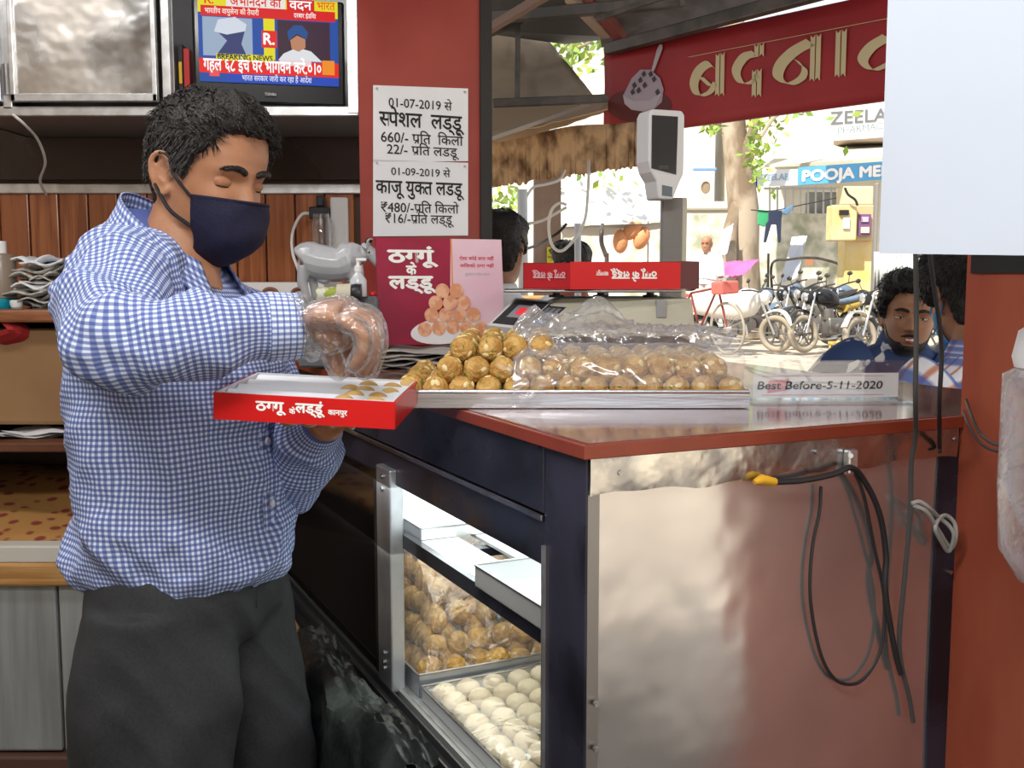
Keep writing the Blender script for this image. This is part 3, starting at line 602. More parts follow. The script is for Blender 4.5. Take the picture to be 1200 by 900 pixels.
# cream rounds in the bottom tray
tray('display_tray', 'steel tray with neat rows of cream round sweets at the showcase bottom', .018, .46, .205, .548, zbt-.005, .022, mat('dim_tray_steel', (.7, .72, .72)))
for j in range(8):
    for i in range(10):
        put(LC[(i+j) % 3], L(.045+i*.0425+rr.uniform(-.003, .003), .232+j*.0412+rr.uniform(-.002, .002), zbt+.0115+rr.uniform(0, .002)), rr, 'smooth cream coloured round sweet in rows in the bottom tray', 'sweet', 'cream round sweets in the bottom tray', 'round_sweet', .12)
# bagged amber laddus further back
tray('display_tray', 'steel tray holding a plastic bag full of amber laddus in the showcase', .018, .46, .56, 1.06, zbt-.005, .036, mat('tray_steel_mid', (.55, .58, .62), .3, .8))
for k in range(4):
    for j in range(11-k*2):
        for i in range(10-k):
            x = .05+i*.041+k*.02+rr.uniform(-.006, .006); y = .592+k*.035+j*.041+rr.uniform(-.006, .006); z = zbt+.018+k*.032+rr.uniform(-.005, .007)
            if x < .45 and y < 1.04 and (i < 2 or (k == 3) or (k < 3 and j < 2) or (k == 2 and j > 5)): put(LA[(i+j+k) % 4], L(x, y, z), rr, 'amber laddu inside the clear plastic bag in the showcase tray', 'sweet', 'amber laddus bagged in the showcase tray')
film = clear_mat('crinkled_clear_film', gloss=.35, white=.15, rough=.18, bump=.8, bscale=16)
def sheet(name, label, fn, nu, nv, m, cat='bag'):
    g = MB(); g.loft([[fn(u/nu, v/nv) for v in range(nv+1)] for u in range(nu+1)], caps=False, closed=False); o = g.build(name, m, smooth=True); o.data.polygons.foreach_set('use_smooth', [True]*len(o.data.polygons)); tag(o, label, cat); return o
def ridge(x, y, z=0): return 1-abs(mnoise.noise(Vector((x, y, z))))*2
def bagf(u, v):
    x = .03+u*.42; y = .572+v*.48; k = min(1, 12*min(u, 1-u, v, 1-v)); hh = .045+.095*min(1, 4*v)*min(1, (1-v)*5)+.02*ridge(x*22, y*15)+.012*ridge(x*60+y*30, y*40, 3)
    return L(x, y, zbt+.02+hh*k)
sheet('plastic_bag', 'crinkled clear plastic bag over the amber laddus in the showcase', bagf, 60, 60, film)
def filmf(u, v):
    x = .02+u*.42; y = .21+v*.335; k = min(1, 14*min(u, 1-u, v, 1-v)); return L(x, y, zbt+.020+(.012+.004*ridge(x*10, y*14))*k)
sheet('plastic_wrap', 'clear plastic film stretched over the cream sweets', filmf, 30, 30, clear_mat('smooth_clear_film', gloss=.2, white=.03, rough=.08, bump=.25, bscale=10), 'wrap')
# plastic sheet over the right of the worktop heap
def wrapf(u, v):
    x = tl+.155*w/.48*1.05+u*(tr-tl-.155*1.05+.004); y = ty0-.006+v*(td+.05)
    e = min(1, v*9); base = CZ+.012+.034+.038*min(1, v*6)**.6
    base += .012*math.exp(-((x-.12)/.10)**2)*math.exp(-((y-ty0-.19)/.07)**2)+.040*math.exp(-((x-.125)/.04)**2)*math.exp(-((y-ty0-.20)/.045)**2)+.028*math.exp(-((x-.03)/.04)**2)*math.exp(-((y-ty0-.2)/.03)**2)
    base += (.010*ridge(x*17+y*9, y*14, 1)+.006*ridge(x*45, y*38, 2))*e*(.35 if v < .2 else 1.3)-.006
    if v < .08: base = CZ+.030+(base-CZ-.030)*(v/.08)**.7
    if u < .04: base -= (1-u/.04)*.012
    return Vector((x, y, base))
sheet('plastic_wrap', 'crumpled clear plastic sheet drawn over right half of the laddu heap', wrapf, 110, 70, film, 'wrap')
def wrap2(u, v):   # loose flap hanging over the tray front
    x = tl+.155+.045*u+.03*v+.012*math.sin(v*5)-.02; y = ty0-.004-.004*math.sin(u*3)-.004*ridge(u*3, v*4); z = CZ+.058-.058*v+.003*math.sin(u*9)
    return Vector((x, y, z))
sheet('plastic_flap', 'loose clear plastic flap hanging over the front of the laddu tray', wrap2, 14, 14, film, 'wrap')
def wrap3(u, v):
    x = tr+.004+.012*u; y = ty0+.01+v*.25; z = CZ+.065-.06*u+.006*ridge(u*3, v*9); return Vector((x, y, z))
# ---------------------------------------------------------------- red sweet box held in front
bFL, bFR, bBL = at(251, 491, 1.19), at(462, 503, 1.178), at(290, 463, 1.36)
bu = (bFR-bFL); bw = bu.length; bu.normalize(); bv = (bBL-bFL); bv -= bu*bv.dot(bu); bd = .165; bv.normalize(); bn = bu.cross(bv).normalized(); bh = .0315
RB = Matrix((bu, bn.cross(bu), bn)).transposed()
def B(u, v, n=0): return bFL+bu*(u*bw)+bv*(v*bd)+bn*n
redcard = mat('red_card', (.62, .012, .012), .35, col2=(.55, .01, .01), nscale=4); cardin = mat('white_card', (.70, .73, .78), .6)
box = thing('sweet_box', 'open red sweet box with white compartments in the vendor\'s hand', 'box', B(.5, .5))
g = MB()
for c_, s_ in ((B(.5, 0, bh/2), (bw, .002, bh)), (B(.5, 1, bh/2), (bw, .002, bh)), (B(0, .5, bh/2), (.002, bd, bh)), (B(1, .5, bh/2), (.002, bd, bh)), (B(.5, .5, .001), (bw, bd, .002))): g.box(c_, s_, RB)
g.build('card_walls', redcard, box)
g = MB()
for c_, s_ in ((B(.5, .014, bh/2+.0005), (bw-.004, .0015, bh)), (B(.5, .986, bh/2+.0005), (bw-.004, .0015, bh)), (B(.012, .5, bh/2+.0005), (.0015, bd-.004, bh)), (B(.988, .5, bh/2+.0005), (.0015, bd-.004, bh))): g.box(c_, s_, RB)
g.build('inner_lining', cardin, box)
for k in range(4):
    g = MB(); v0 = .03+k*.24
    g.slab([B(.02, v0, bh-.012), B(.975, v0, bh-.012), B(.975, v0+.19, bh-.001), B(.02, v0+.19, bh-.001)], .001); g.slab([B(.02, v0-.02, bh-.024), B(.975, v0-.02, bh-.024), B(.975, v0, bh-.012), B(.02, v0, bh-.012)], .001)
    g.build('divider_strip', cardin, box)
g = MB(); text(g, 'ठ~गगू', B(.235, 0, .0135)-bv*.0012, bu, bn, height=.0165, width=bw*.165, bold=.045); text(g, 'के', B(.42, 0, .0115)-bv*.0012, bu, bn, height=.009, bold=.04); text(g, 'लड\u094dडूं', B(.455, 0, .0135)-bv*.0012, bu, bn, height=.0165, width=bw*.16, bold=.045); text(g, 'कानपुर', B(.635, 0, .013)-bv*.0012, bu, bn, height=.0085, width=bw*.105, bold=.045)
g.build('brand_lettering', whiteink, box)
sl = laddu_mesh(77, .0135, mat('sliced_laddu', (.55, .36, .13), .6), False, .75)
for i, (u, v) in enumerate(((.72, .28), (.86, .25), (.75, .5), (.9, .47), (.73, .76), (.88, .72), (.80, .95), (.95, .92), (.66, .52), (.7, .06), (.88, .05))):
    if v > .93: continue
    put(sl, B(u, v+.04, bh-.0075), rr, 'laddu seated in a white compartment of the red sweet box', 'sweet', 'laddus in the open red sweet box', tilt=.1)
# ---------------------------------------------------------------- papers, display card
yc = 2.02
o = None
for i in range(7):
    a, b = at(449+rr.uniform(-4, 5), 400, yc-.02), at(560, 400, yc+.0); g = MB(); rings = []
    y0_ = yc-.09+rr.uniform(-.02, .02)
    for u in range(9):
        rings.append([Vector((a.x+(b.x-a.x)*u/8, y0_+v*.045, CZ+.0025+i*.0052+.0025*math.sin(u*1.7+i)+(.004*(v == 0)*math.sin(u+i*2)))) for v in range(5)])
    g.loft(rings, caps=False, closed=False); o = g.build('paper_bag', newsp if i % 2 else mat('grey_paper', (.42, .40, .38), .85, col2=(.3, .28, .27), nscale=10), smooth=True); o.modifiers.new('t', 'SOLIDIFY').thickness = .0032
    tag(o, 'flat grey paper bag in the stack under the printed card', 'paper', group='paper bags stacked under the card')
c0, c1 = at(445, 402, yc-.04), at(592, 386, yc+.06); c0.z = CZ+.042; c1.z = c0.z; cu = (c1-c0).normalized(); cwid = (c1-c0).length; cn_ = Vector((cu.y, -cu.x, 0)); chh = .205
lean = (up*1.0-cn_*.10).normalized()
card = thing('display_card', 'large magenta and pink printed card with laddu pyramid and Hindi title', 'card', (c0+c1)/2)
def K(u, v, d=0): return c0+cu*(u*cwid)+lean*(v*chh)+cn_*d
mag = mat('magenta_print', (.33, .012, .05), .4, col2=(.26, .01, .04), nscale=10); pink = mat('pink_print', (.75, .48, .58), .4, col2=(.8, .6, .68), nscale=4)
MB().prism([K(0, 0), K(1, 0), K(1, 1), K(0, 1)], -cn_*.006).build('board', mag, card)
MB().prism([K(.545, 0, .0004), K(1, 0, .0004), K(1, 1, .0004), K(.585, 1, .0004)], -cn_*.0002).build('pink_half', pink, card)
MB().prism([K(.578, .5, .0006), K(.592, .5, .0006), K(.595, 1, .0006), K(.582, 1, .0006)], -cn_*.0002).build('divider_line', mat('orange_line', (.7, .3, .15), .5), card)
g = MB(); g.prism([K(.53+.29*math.cos(a), .13+.13*math.sin(a)+.03*math.cos(a), .0009) for a in np.linspace(0, 2*math.pi, 33)[:-1]], -cn_*.0003); g.build('printed_plate', mat('print_white', (.8, .78, .8), .5), card)
pl_ = mat('printed_laddu', (.70, .30, .16), .5, col2=(.8, .45, .28), nscale=60, ramp=(.45, .55)); pr = .036; n_ = 0
for row in range(4):
    for i in range(5-row):
        u = .555-(4-row)*.056+i*.112+(.02 if row < 2 else 0); v = .16+row*.115
        if row == 0: v -= .01*abs(i-2)
        MB().prism([K(u+.056*math.cos(a), v+.070*math.sin(a), .0013+.0002*n_) for a in np.linspace(0, 2*math.pi, 21)[:-1]], -cn_*.0003).build('printed_laddu', pl_, card); n_ += 1
g = MB()
text(g, 'ठ~गगूं', K(.09, .775, .0008), cu, lean, height=.036, width=cwid*.38, bold=.05); text(g, 'के', K(.225, .66, .0008), cu, lean, height=.026, bold=.05); text(g, 'लड\u094dडू', K(.09, .53, .0008), cu, lean, height=.036, width=cwid*.36, bold=.05)
g.build('title_lettering', whiteink, card)
g = MB(); text(g, 'ऐसा कोई सगा नहीं', K(.65, .80, .0008), cu, lean, height=.009, width=cwid*.28, bold=.02); text(g, 'जिसको ठगा नहीं', K(.65, .73, .0008), cu, lean, height=.009, width=cwid*.28, bold=.02); g.build('red_small_print', mat('red_print', (.6, .05, .1), .5), card)
g = MB(); text(g, 'दुकान की शान', K(.69, .65, .0008), cu, lean, height=.008, width=cwid*.2); g.build('grey_small_print', mat('grey_print', (.3, .3, .35)), card)
# folded silver paper cup beside card
o = MB().lathe([(.001, 0), (.02, 0), (.028, .014), (.026, .014), (.019, .002), (.001, .002)], onz(527, 416, CZ+.001), 28).build('foil_dish', mat('foil', (.7, .7, .72), .25, 1, bump=.6, bscale=90), smooth=20); tag(o, 'small fluted foil dish between paper bags and laddu heap', 'dish')
# ---------------------------------------------------------------- weighing scale
def _plane(name): pass
sy = 1.84; zs0 = at(700, 394, sy).z
o = MB().box((at(700, 400, sy+.06).x+.02, sy+.15, (CZ+zs0)/2), (.33, .24, zs0-CZ-.002), bev=.004).build('wooden_plinth', mat('plinth_wood', (.22, .10, .05), .6)); tag(o, 'low wooden plinth under the weighing scale behind the laddus', 'plinth')
creamp = mat('cream_plastic', (.52, .50, .40), .45, col2=(.46, .44, .35), nscale=10); dark = mat('charcoal_plastic', (.035, .035, .04), .35)
scl = thing('weighing_scale', 'cream electronic weighing scale with tall customer display behind laddus', 'scale', (at(700, 394, sy).x, sy+.1, zs0))
zt = at(700, 344, sy).z; xa, xb, xc = at(570, 380, sy).x, at(676, 350, sy).x, at(816, 380, sy).x; yb = sy+.24
# body profile extruded in depth, with a sloping keypad end on the left
b4 = [(xa, sy-.04, zs0), (xc, sy, zs0), (xc, yb, zs0), (xa, yb, zs0)]; t4 = [(xb-.025, sy+.045, zt-.008), (xc-.006, sy+.012, zt-.008), (xc-.006, yb-.01, zt-.008), (xb-.025, yb-.01, zt-.008)]
g = MB(); g.hexa([Vector(q) for q in b4], [Vector(q) for q in t4]); bo = g.build('body', creamp, scl); bv_ = bo.modifiers.new('b', 'BEVEL'); bv_.width = .006; bv_.segments = 3
pA, pB, pC, pD = at(571, 381, sy-.03), at(634, 388, sy-.052), at(672, 355, sy+.035), at(604, 349, sy+.06)
nrm = (pB-pA).cross(pD-pA).normalized()
sk = MB().prism([pA, pB, pC, pD], -nrm*.03).build('keypad_housing', mat('light_grey_plastic', (.55, .56, .56), .4), scl)
def KP(u, v, d=.0): a = pA.lerp(pB, u); b = pD.lerp(pC, u); return a.lerp(b, v)+nrm*d
def kq(a, b, c, d, nm, m, dd=.0008): return MB().prism([KP(a, b, dd), KP(c, b, dd), KP(c, d, dd), KP(a, d, dd)], -nrm*.001).build(nm, m, sk)
kq(.05, .08, .62, .93, 'display_panel', dark); kq(.18, .32, .52, .75, 'lcd_window', mat('lcd_grey', (.25, .26, .3), .2), .0012); kq(.27, .42, .44, .66, 'red_digits', mat('led_red', (.5, .02, .03), .4, emit=(1, .05, .06), estr=.5), .0016)
kq(.65, .08, .97, .93, 'key_panel', dark)
for i in range(3):
    for j in range(3): kq(.69+.09*i, .16+.22*j, .755+.09*i, .31+.22*j, 'key', mat('blue_key', (.08, .3, .6), .4) if j == 0 or (i == 1 and j == 1) else mat('grey_key', (.2, .2, .22), .4), .0014)
g = MB(); g.prism([Vector((at(755, 394, sy).x, sy-.001, zs0)), Vector((at(799, 394, sy).x, sy-.001, zs0)), Vector((at(792, 384, sy).x, sy-.001, zs0+.014)), Vector((at(784, 382, sy).x, sy-.001, zs0+.018)), Vector((at(755, 382, sy).x, sy-.001, zs0+.018))], (0, .004, 0)); g.build('carry_recess', dark, scl)
c_ = at(775, 362, sy); MB().box((c_.x, sy+.004, c_.z), (.018, .012, .032), bev=.002).build('latch', mat('mid_grey', (.3, .3, .3), .4), scl)
for px in (652, 704, 762):
    c_ = at(px, 345, sy+.08); MB().lathe([(.001, -.006), (.014, -.006), (.014, -.002), (.007, -.001), (.007, .003), (.001, .003)], (c_.x, sy+.08, zt-.002)).build('platform_support', dark, scl, smooth=True)
zp = zt+.001
pf_ = MB().box(((at(590, 340, sy).x+at(800, 340, sy).x)/2, sy+.12, zp+.003), (at(800, 340, sy).x-at(590, 340, sy).x, .24, .005), bev=.002).build('platform', mat('platform_steel', (.35, .34, .33), .3, .8), scl)
# display column and head
cy = yb+.03; c_ = at(786, 300, cy); zc0, zc1 = zs0+.0, at(786, 232, cy).z
MB().box((c_.x, cy, (zc0+zc1)/2), (.042, .028, zc1-zc0), bev=.004).build('display_column', mat('column_grey', (.19, .18, .17), .4), scl)
MB().box((c_.x+.024, cy+.004, (zc0+zc1)/2+.03), (.012, .03, zc1-zc0-.06), bev=.003).build('column_side', creamp, scl)
MB().box((c_.x, cy-.01, zs0+.012), (.06, .05, .024), bev=.003).build('column_foot', dark, scl)
ha = R_(-24); hu = Vector((math.cos(ha), math.sin(ha), 0)); hn = Vector((math.sin(ha), -math.cos(ha), 0)); hw = Vector((0, 0, 1))
hz0, hz1 = at(778, 236, cy).z, at(778, 134, cy).z; hc = at(771, 185, cy-.03)
hd = thing; g = MB()
def HP(u, v, d): return Vector((hc.x, hc.y, hz0))+hu*u+hw*(v*(hz1-hz0))+hn*d
prof = [(-.036, .42), (-.036, .93), (-.03, 1.0), (.036, 1.0), (.042, .95), (.042, .3), (.03, .15), (.02, 0), (-.012, 0), (-.018, .2), (-.03, .3)]
hA = R_(20); hu = Vector((math.cos(hA), math.sin(hA), 0)); hn = Vector((math.sin(hA), -math.cos(hA), 0))
g.prism([HP(u, v, .03) for u, v in prof], -hn*.055); ho = g.build('display_head', mat('pale_grey_plastic', (.62, .64, .66), .4), scl); q_ = ho.modifiers.new('b', 'BEVEL'); q_.width = .004; q_.segments = 2
MB().prism([HP(-.030, .34, .0312), (HP(.024, .28, .0312)), HP(.026, .93, .0312), HP(-.030, .93, .0312)], -hn*.001).build('display_window', mat('display_glass', (.012, .013, .02), .1), ho)
MB().prism([HP(-.006, .04, .0312), (HP(.016, .03, .0312)), HP(.016, .14, .0312), HP(-.006, .16, .0312)], -hn*.001).build('name_badge', mat('badge_slate', (.12, .15, .18), .4), ho)
g = MB(); text(g, '0000', HP(-.014, .335, .0316), hu, hw, height=.010, bold=.0); g.build('dim_digits', mat('dim_digit', (.10, .11, .12), .4), ho)
# ---- red carton lid on the platform, lettering upside down
zl = zp+.0065; c0_ = at(668, 338, sy-.01); c0_.z = zl; e1 = at(797, 333, sy+.035); e1.z = zl; e0 = at(613, 335, sy+.07); e0.z = zl; lh = .050
l1 = (e1-c0_); l2 = (e0-c0_); lid = thing('red_carton_tray', 'shallow red printed carton upside down on the scale platform', 'box', c0_+l1*.5)
def wall(a, b, h, nm, m, th=.0015):
    n = (b-a).cross(up).normalized(); MB().prism([a, b, b+up*h, a+up*h], n*th).build(nm, m, lid)
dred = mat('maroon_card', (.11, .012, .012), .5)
wall(c0_, e1, lh*.96, 'front_wall', mat('red_card_lit', (.62, .012, .014), .45)); wall(c0_, e0, lh*.92, 'side_wall', mat('red_card_shaded', (.42, .01, .018), .5))  # same red card, lit front and shaded side put into the colours
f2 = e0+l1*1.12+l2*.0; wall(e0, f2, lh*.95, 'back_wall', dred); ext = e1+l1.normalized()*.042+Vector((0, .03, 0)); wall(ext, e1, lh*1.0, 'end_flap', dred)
wall(f2, ext, lh, 'end_wall', dred)
MB().prism([c0_+up*.001, e1+up*.001, ext+up*.001, f2+up*.001, e0+up*.001], up*.001).build('card_floor', redcard, lid)
nf = l1.cross(up).normalized(); d1 = l1.normalized()
g = MB(); s0 = c0_+d1*(l1.length*.78)+up*(lh*.62)+nf*.0008
text(g, 'ठ~गगू के लड\u094dडू', s0, -d1, -up, height=.019, width=l1.length*.42, bold=.05, lift=.001); text(g, 'कानपुर', s0-d1*l1.length*.44, -d1, -up, height=.010, width=l1.length*.11, bold=.03, lift=.001); g.build('brand_lettering', whiteink, lid)
nf2 = up.cross(l2).normalized(); d2_ = l2.normalized(); g = MB(); s0 = c0_+d2_*(l2.length*.08)+up*(lh*.6)
text(g, 'ठ~गगू के लड\u094dडू', s0, d2_, -up, height=.016, width=l2.length*.7, bold=.04, lift=.0022); g.build('side_lettering', mat('faded_print', (.7, .4, .42), .5), lid)
# ---------------------------------------------------------------- acrylic sign holder
acr = clear_mat('clear_acrylic', (.98, .99, .99), gloss=.2, white=.02, rough=.03, bump=0)
ya = onz(970, 470, CZ).y; x0, x1 = at(872, 450, ya).x, at(1063, 450, ya).x; hh = at(900, 423, ya).z-CZ
ah = thing('acrylic_sign_holder', 'clear acrylic holder with handwritten best before strip on the worktop', 'sign', ((x0+x1)/2, ya, CZ))
u0, u1 = Vector((x0, ya, CZ)), Vector((x1, ya+.012, CZ)); ud = (u1-u0).normalized(); un = Vector((ud.y, -ud.x, 0)); aw = (u1-u0).length
g = MB(); g.prism([u0, u1, u1+up*hh, u0+up*hh], -un*.002); g.prism([u0-un*.005, u1-un*.005, u1-un*.005+up*hh*.96, u0-un*.005+up*hh*.96], -un*.002); g.prism([u0+un*.05+up*.0003, u1+un*.05+up*.0003, u1-un*.03+up*.0003, u0-un*.03+up*.0003], up*.0018); g.build('acrylic_stand', acr, ah)
q0 = u0+ud*.014+up*.004-un*.0042; sw = aw-.02; shh = .034
MB().prism([q0, q0+ud*sw, q0+ud*sw+up*shh, q0+up*shh], -un*.0004).build('paper_strip', mat('strip_paper', (.85, .84, .86), .7), ah)
g = MB(); text(g, 'Best Before-5-11-2020', q0+ud*.006+up*.012+un*.0003, ud, up, height=.0155, width=sw*.86, bold=.022, shear=.12); g.build('handwriting', mat('ballpoint_ink', (.01, .012, .03), .5), ah)
g = MB(); g.prism([q0+ud*.012+up*.003+un*.0002, q0+ud*sw*.9+up*.003+un*.0002, q0+ud*sw*.9+up*.0042+un*.0002, q0+ud*.012+up*.0042+un*.0002], un*.0002); g.prism([q0+ud*.012+up*.0295+un*.0002, q0+ud*sw*.9+up*.0295+un*.0002, q0+ud*sw*.9+up*.0305+un*.0002, q0+ud*.012+up*.0305+un*.0002], un*.0002)
g.build('pink_rule', mat('pink_rule', (.8, .4, .5), .6), ah)
MB().prism([q0+ud*.02+up*.006+un*.0001, q0+ud*.047+up*.010+un*.0001, q0+ud*.05+up*.026+un*.0001, q0+ud*.022+up*.024+un*.0001], un*.0001).build('red_stamp', mat('faded_red_stamp', (.75, .35, .4), .7), ah)
# ---------------------------------------------------------------- grey receipt device, cow, tape, bottle
yg = 1.99; zg = at(430, 347, yg).z; xg0, xg1 = at(352, 360, yg).x, at(447, 360, yg).x
dv = thing('billing_machine', 'grey wedge shaped billing machine at the far end of the counter', 'machine', ((xg0+xg1)/2, yg, CZ))
g = MB(); g.prism([Vector((xg0, yg-.03, CZ+.001)), Vector((xg1, yg-.03, CZ+.001)), Vector((xg1, yg-.03, CZ+.05)), Vector((xg1-.005, yg-.03, zg)), Vector((xg1-.035, yg-.03, zg)), Vector((xg0+.02, yg-.03, zg-.001)), Vector((xg0, yg-.03, zg-.03))], (0, .13, 0)); q = g.build('casing', greypl, dv); q.modifiers.new('b', 'BEVEL').width = .004
MB().box(((xg1-.05), yg-.035, zg-.03), (.05, .008, .03), bev=.002).build('front_cover', blackpl, dv)
for i in range(6): MB().box((xg1-.066+(i % 3)*.014, yg-.0405, zg-.024-(i//3)*.012), (.009, .004, .008), bev=.001).build('key', mat('grey_key', (.2, .2, .22)), dv)
MB().ball((xg1-.018, yg+.02, zg+.003), (.009, .009, .006), 10, 6).build('red_button', mat('red_knob', (.6, .02, .02), .3), dv, smooth=True)
# cow figurine (smoky translucent), facing right
cowm = mat('smoky_translucent', (.50, .52, .56), .28, col2=(.62, .64, .68), nscale=7, trans=.35, spec=.7, coat=.5)
cz = 1830.; k_ = yg+.02; s1 = k_/F
def CW_(px, py, dy=0): q = at(px, py, k_); return Vector((q.x, k_+dy, q.z))
g = MB()
g.tube(cr([CW_(354, 306), CW_(360, 303), CW_(380, 308), CW_(400, 309), CW_(414, 303), CW_(425, 308)], 4), [.016]+[.026, .029, .031, .033, .034, .033, .0335, .0335, .033, .0325, .032, .032, .033, .0335, .034, .032, .028, .024, .02, .016], 14)
g.ball(CW_(406, 296), (.022, .014, .02), 12, 8); g.tube(cr([CW_(414, 303), CW_(424, 298), CW_(433, 292)], 4), [.02, .019, .018, .017, .0165, .016, .015, .014, .013], 12)
g.tube([CW_(428, 292), CW_(437, 299), CW_(443, 309), CW_(445, 313)], [.016, .0155, .011, .008], 12, flat=.8); g.tube([CW_(418, 309), CW_(422, 321), CW_(414, 330)], [.012, .008, .004], 8)
for (a, b, c, dy) in (((360, 312), (357, 330), (362, 352), -.013), ((362, 312), (366, 332), (368, 350), .014), ((415, 315), (416, 332), (415, 352), -.013), ((412, 315), (410, 332), (407, 350), .014)):
    g.tube(cr([CW_(*a, dy), CW_(*b, dy), CW_(*c, dy)], 3), [.014, .0125, .0105, .009, .008, .0075, .008], 10)
g.ball(CW_(380, 326), (.016, .012, .012), 10, 6)
for s_ in (-1, 1): g.tube([CW_(431, 291, s_*.008), CW_(428, 288, s_*.02), CW_(432, 292, s_*.03)], [.004, .006, .002], 8); g.tube(cr([CW_(433, 288, s_*.006), CW_(432, 283, s_*.014), CW_(436, 279, s_*.012)], 3), [.0035, .0035, .003, .003, .0025, .002, .001], 6)
cow = remesh('cow_figurine', g, cowm, .0016); tag(cow, 'smoky translucent cow figurine standing by the maroon pillar', 'figurine')
g = MB().tube(cr([CW_(354, 300), CW_(351, 306), CW_(350, 322), CW_(352, 338)], 3), [.004, .0035, .003, .003, .003, .003, .003, .004, .005, .003], 6); g.build('tail', cowm, cow, smooth=True)
g = MB()
for s_ in (-1, ): g.ball(CW_(434, 296, s_*.0145), (.0022, .0015, .0022), 8, 6)
g.build('eye', ink, cow)
g = MB().tube(cr([CW_(432, 289, -.0), CW_(431, 284, .0), CW_(434, 280, .0)], 3), .006, 8).build('black_tassel', blackpl, cow)
# green-labelled tape roll lying down, black end
q0, q1 = at(385, 350, 1.93), at(417, 349, 1.93)
tp = thing('tape_roll', 'roll of tape with green printed label and cream rim lying beside cow', 'tape', q0); dr = (q1-q0).normalized()
Mx = Matrix.Translation(at(372, 347, 1.93)) @ dr.to_track_quat('Z', 'Y').to_matrix().to_4x4()
MB().lathe([(.001, .0), (.016, .0), (.016, .04), (.001, .04)], (0, 0, 0), 24, Mx).build('printed_sleeve', mat('lime_print', (.35, .42, .05), .5, col2=(.75, .75, .65), nscale=70, ramp=(.48, .52)), tp, smooth=True)
MB().lathe([(.013, .038), (.021, .038), (.021, .064), (.013, .064)], (0, 0, 0), 28, Mx).build('cream_band', mat('masking_cream', (.62, .58, .45), .6), tp, smooth=True)
MB().lathe([(.001, .065), (.019, .065), (.021, .072), (.020, .082), (.001, .082)], (0, 0, 0), 24, Mx).build('black_cap', blackpl, tp, smooth=True)
c_ = at(420, 346, 1.95); c_.z = zg
o = thing('sanitiser_bottle', 'small white pump bottle between cow figurine and maroon pillar', 'bottle', c_)
MB().lathe([(.001, 0), (.015, 0), (.016, .004), (.016, .03), (.008, .042), (.006, .046), (.001, .046)], c_).build('bottle_body', mat('clear_soft', (.8, .85, .9), .15, trans=.3), o, smooth=True)
MB().lathe([(.001, .046), (.007, .046), (.007, .056), (.003, .058), (.003, .068), (.001, .068)], c_).box(c_+Vector((.006, 0, .068)), (.02, .007, .006), bev=.002).build('pump', white, o, smooth=True)
# ---------------------------------------------------------------- cables over the steel panel
cab_m = mat('black_cable', (.02, .02, .022), .45); cab_g = mat('dusty_cable', (.06, .06, .06), .7)
def cable(name, label, pts, r, m, n=6): o = MB().tube(cr(pts, n), r, 7).build(name, m, smooth=True); tag(o, label, 'cable'); return o
cl_ = onpanel(997, 541, -.012)
hk = MB().box(cl_, (.016, .01, .03), RT, bev=.003).cyl(onpanel(997, 534, -.012), onpanel(997, 534, -.022), .003, 8).build('cable_clip', alu); tag(hk, 'small steel clip fixed on the top strip of the steel panel', 'clip')
cb = cable('cable', 'thick black cable with taped yellow end held by the steel clip', [onpanel(905, 565, -.012), onpanel(940, 563, -.014), onpanel(975, 556, -.018), onpanel(997, 548, -.02), onpanel(1012, 562, -.018), onpanel(1030, 600, -.016), onpanel(1038, 650, -.012), onpanel(1037, 690, -.014), onpanel(1048, 760, -.012), onpanel(1056, 790, -.012)], .0036, cab_m)
MB().tube([onpanel(884, 565, -.012), onpanel(892, 562, -.012), onpanel(908, 565, -.012)], [.003, .006, .005], 8).build('yellow_tape', mat('yellow_tape', (.7, .38, .02), .5), cb, smooth=True)
cable('cable', 'second thin black cable dropping from the steel clip in a loop', [onpanel(1000, 550, -.016), onpanel(1012, 580, -.014), onpanel(1024, 640, -.01), onpanel(1036, 700, -.009), onpanel(1032, 760, -.009), onpanel(1010, 797, -.009), onpanel(985, 800, -.009), onpanel(967, 780, -.009), onpanel(955, 740, -.009), onpanel(949, 690, -.009), onpanel(952, 640, -.008), onpanel(960, 600, -.008), onpanel(962, 570, -.008)], .0022, cab_m)
yv = 1.12
k1 = cable('cable', 'dusty black cable hanging from above past the worktop edge down to floor level', [at(1070, 180, 1.18), at(1073, 300, 1.19), at(1074, 370, 1.2), at(1073, 460, 1.19), onpanel(1073, 510, -.03), onpanel(1068, 545, -.02), onpanel(1067, 600, -.016), onpanel(1060, 680, -.014), onpanel(1054, 760, -.012), onpanel(1066, 820, -.012), onpanel(1070, 846, -.012)], .0030, cab_g)
cable('cable', 'thin black cable hanging from above and ending behind worktop right corner', [at(1080, 180, 1.18), at(1090, 300, 1.19), at(1103, 400, 1.2), at(1101, 470, 1.2), onpanel(1101, 520, -.014), onpanel(1101, 530, -.014)], .0027, cab_m)
cable('cable', 'thin black wires drooping across the red partition at right', [L(.529, -.015, 1.17), at(1138, 486, 1.19), at(1150, 510, 1.1), at(1172, 522, 1.0), at(1196, 520, .93), at(1215, 500, .9)], .0018, cab_m)
cable('cable', 'second thin wire drooping slightly lower across the red partition', [L(.529, -.012, 1.155), at(1136, 500, 1.19), at(1152, 522, 1.1), at(1178, 529, 1.0), at(1206, 515, .92)], .0016, cab_m)
g = MB()
kx = [(1068, 590), (1078, 588), (1090, 596), (1100, 606), (1112, 616), (1118, 628), (1112, 646), (1104, 636), (1096, 618), (1106, 604), (1118, 612), (1120, 630), (1114, 642), (1100, 622), (1086, 600), (1070, 592)]
